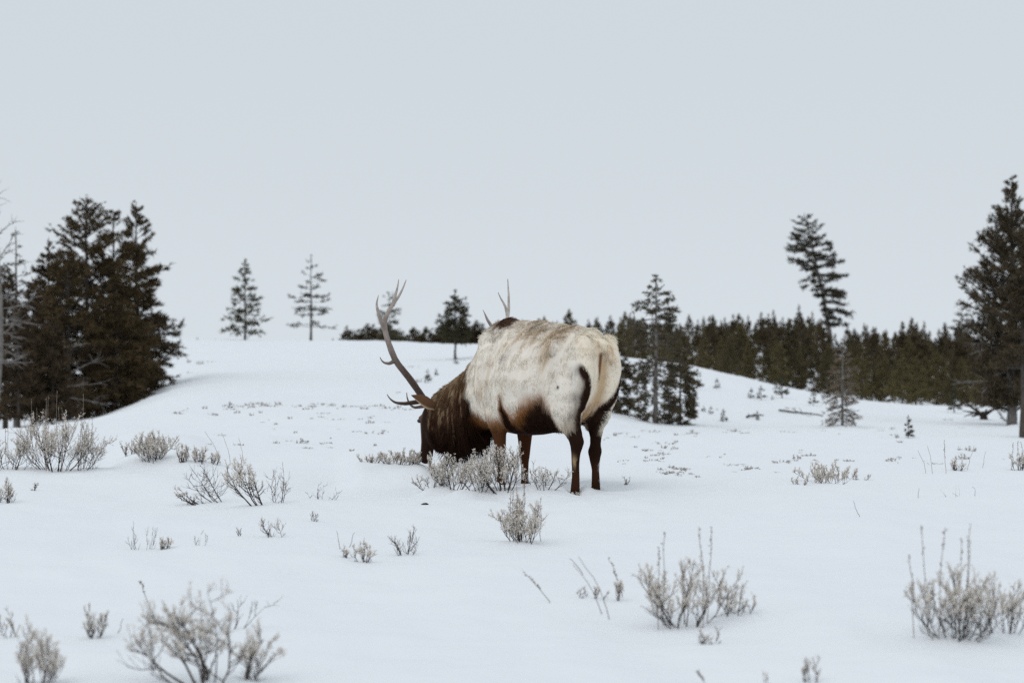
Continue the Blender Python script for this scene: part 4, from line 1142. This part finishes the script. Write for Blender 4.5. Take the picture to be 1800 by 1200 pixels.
    bush(1408, 852, 40, 16, 'few leaf tips left of the loose low sagebrush', stems=5, leaf=.7, upright=.8, r0=.003)
    bush(1512, 845, 40, 14, 'few leaf tips right of the loose low sagebrush', stems=5, leaf=.7, upright=.8, r0=.003)
    bush(1686, 826, 48, 22, 'dark low sage among dry stalks on the right', stems=7, leaf=.7)
    bush(1792, 826, 40, 36, 'sage with thin stalks at the right edge of the snow', stems=6, leaf=.6, stalks=3)
    bush(1683, 872, 30, 40, 'thin leaning twigs below the dark low sage', stems=3, leaf=0, lean=(-12, 0), r0=.0025, twigs=1, sub=0)
    bush(1097, 852, 26, 16, 'faint twig tips right of the elk hind feet', stems=4, leaf=.2, r0=.0025)
    # foreground
    bush(365, 1199, 200, 176, 'gnarled large sagebrush with dark trunk in the left foreground', stems=9, leaf=.85, upright=.35, crown=.35, twigs=9, r0=.010, gnarl=.19, lean=(-16, 0), leaf_len=.0145)
    bush(428, 1192, 70, 105, 'leafy sage clump at the right foot of the gnarled sagebrush', stems=6, leaf=1.1, lean=(24, 0), upright=.5, crown=.4, leaf_len=.0145)
    bush(404, 1105, 40, 112, 'tall bare twig rising beside the gnarled sagebrush', stems=2, leaf=.03, lean=(36, 0), r0=.005, upright=.6, twigs=3)
    bush(62, 1206, 92, 110, 'soft pale sage at the bottom left corner', stems=9, leaf=.8, upright=1.0, r0=.004, leaf_len=.0145)
    bush(164, 1122, 44, 60, 'small upright sage in the left foreground', stems=5, leaf=.55, upright=1.3, r0=.0035, leaf_len=.0135)
    bush(24, 1120, 30, 50, 'thin twig near the left edge of the foreground', stems=2, leaf=.4, lean=(-12, 0), r0=.003)
    bush(1204, 1100, 165, 124, 'open pale sagebrush with three stalks in the centre right foreground', stems=11, leaf=1.0, upright=.8, crown=.3, stalks=4, stalk_h=1.45, leaf_len=.0145)
    bush(1292, 1082, 54, 66, 'small sage at the right side of the open pale sagebrush', stems=5, leaf=.6, upright=.7, leaf_len=.0145)
    bush(1250, 1130, 50, 30, 'faint sage tips below the open pale sagebrush', stems=5, leaf=.4, leaf_len=.0135, r0=.003)
    bush(1682, 1120, 190, 130, 'large rounded pale sagebrush in the right foreground', stems=16, leaf=1.0, upright=.8, crown=.42, stalks=6, stalk_h=1.5, leaf_len=.0145)
    bush(1772, 1114, 80, 100, 'sage clump at the right edge beside the large rounded one', stems=6, leaf=.9, lean=(12, 0), upright=.7, crown=.35, leaf_len=.0145)
    bush(1432, 1200, 34, 50, 'small pale sage tip at the bottom of the frame on the right', stems=3, leaf=.4, upright=1.3, r0=.003, leaf_len=.013)
    bush(1355, 1205, 20, 34, 'thin leaning stem at the bottom edge right of centre', stems=1, leaf=.3, lean=(-16, 0), r0=.003, leaf_len=.013)
    bush(1042, 1050, 70, 22, 'few pale leaf tips among leaning grass in the foreground', stems=6, leaf=.5, upright=1.2, r0=.003, leaf_len=.0135)
    bush(1088, 1055, 20, 46, 'small upright sage beside the leaning grass', stems=3, leaf=.6, upright=1.3, r0=.003, leaf_len=.0135)
    # dry grass stalks
    stalk(968, 1060, 922, 996, 'feathery stalk leaning far left in the centre foreground', True)
    stalk(1072, 1088, 1018, 975, 'longest bare grass stalk leaning left in the centre foreground')
    stalk(1060, 1080, 1008, 985, 'second long grass stalk close to the longest leaning one')
    stalk(1024, 1010, 1006, 968, 'short grass stalk left of the long leaning ones')
    stalk(1094, 1050, 1070, 978, 'grass stalk right of the long leaning ones', True)
    stalk(1512, 908, 1502, 878, 'short lone stalk on open snow right of the elk')
    stalk(1628, 832, 1610, 790, 'grass stalk left of the dark low sage'); stalk(1640, 832, 1632, 782, 'taller grass stalk left of the dark low sage')
    stalk(1664, 832, 1658, 776, 'tall stalk rising from the dark low sage', True); stalk(1702, 826, 1712, 778, 'stalk leaning right of the dark low sage')
    stalk(1728, 822, 1732, 790, 'thin lone stalk near the right edge of the slope'); stalk(1240, 1205, 1226, 1172, 'stalk cut by the bottom edge of the frame', True)
    stalk(1714, 872, 1708, 852, 'short stalk right of the thin leaning twigs'); stalk(1616, 875, 1620, 856, 'tiny stalk left of the thin leaning twigs')
    stalk(204, 1112, 214, 1082, 'faint thin stalk right of the small upright foreground sage'); stalk(258, 1060, 252, 1016, 'short feathery stalk above the gnarled sagebrush', True)
    stalk(388, 815, 360, 755, 'thin bare stalk above the drift row'); stalk(404, 818, 385, 760, 'second thin bare stalk above the drift row'); stalk(428, 815, 418, 770, 'third thin bare stalk above the drift row')
    stalk(596, 966, 588, 930, 'thin stalk leaning over the tiny pale sage'); stalk(614, 962, 626, 930, 'thin stalk crossing above the small leafy sage')
all_brush()

def tufts():
    """tips of buried sagebrush scattered over the middle distance, each its own object"""
    pro = []
    for i, (w, h, st, lf) in enumerate([(.40, .09, 8, .5), (.60, .08, 11, .45), (.26, .13, 5, .6), (.75, .08, 12, .4), (.2, .09, 4, .5)]):
        W, Lf = sage(2000 + i, w, h, stems=st, leaf=lf * 1.9, r0=.0045, crown=.05, upright=.5, twigs=5, sub=2, leaf_len=.03)
        c = Lf[2] * np.array([.62, .62, .64])
        V, F = join([W, Lf[:2]]) if False else (None, None)
        pro.append((mk_mesh('tuft_stems', W[0], W[1], M_SAGEWOOD), mk_mesh('tuft_foliage', Lf[0], Lf[1], M_SAGELEAF, smooth=False, attr=c)))
    rng = np.random.default_rng(31)
    spots = []
    named = [(134, 'x')]
    for px in np.arange(395, 700, 8.5):              # the row along the crest at left
        spots.append((px + rng.normal() * 4, 714 + rng.normal() * 1.6 + (px - 400) * .004, 'crest'))
    for _ in range(58):
        spots.append((rng.uniform(300, 745), 718 + rng.random() ** 1.5 * 75, 'left'))
    for _ in range(24):
        x = rng.uniform(1060, 1610); y = 754 + rng.random() ** 1.1 * 78
        for _k in range(1 + int(rng.poisson(2.8))):
            spots.append((x + rng.normal() * 17, y + rng.normal() * 3.2, 'right'))
    for _ in range(16):
        spots.append((rng.uniform(1560, 1790), 775 + rng.random() * 45, 'right'))
    for px, row in ((333, 655), (332, 637), (371, 636), (352, 640), (650, 735), (722, 645), (735, 672), (700, 690), (1260, 720), (1390, 718), (1665, 738), (1690, 752)):
        spots.append((px, row, 'slope'))
    text = {'crest': ('small grey sage tip in the row along the snow crest at left', 'sage tips along the left crest'),
            'left': ('small grey sage tip on the snow between the crest and the left shrubs', 'sage tips below the left crest'),
            'right': ('small grey sage tip on the snow right of the elk', 'sage tips right of the elk'),
            'slope': ('tiny dark sage tip on the far white slope', 'sage tips on the far slope')}
    for px, row, k in spots:
        if 690 < px < 1060 and row > 730: continue
        p = hit(px, row); D = p[1]
        if D > 120: continue
        i = int(rng.integers(len(pro))); wpx = float(np.clip(14 * math.exp(rng.normal() * .45), 6, 36))
        s = wpx * D / FPX / .42
        r = thing('sage_tuft', p - np.array([0, 0, .02 * s]), text[k][0], 'sage tuft', text[k][1], rng.random() * 6.28, s)
        link('stems', pro[i][0], r); link('foliage', pro[i][1], r)
tufts()
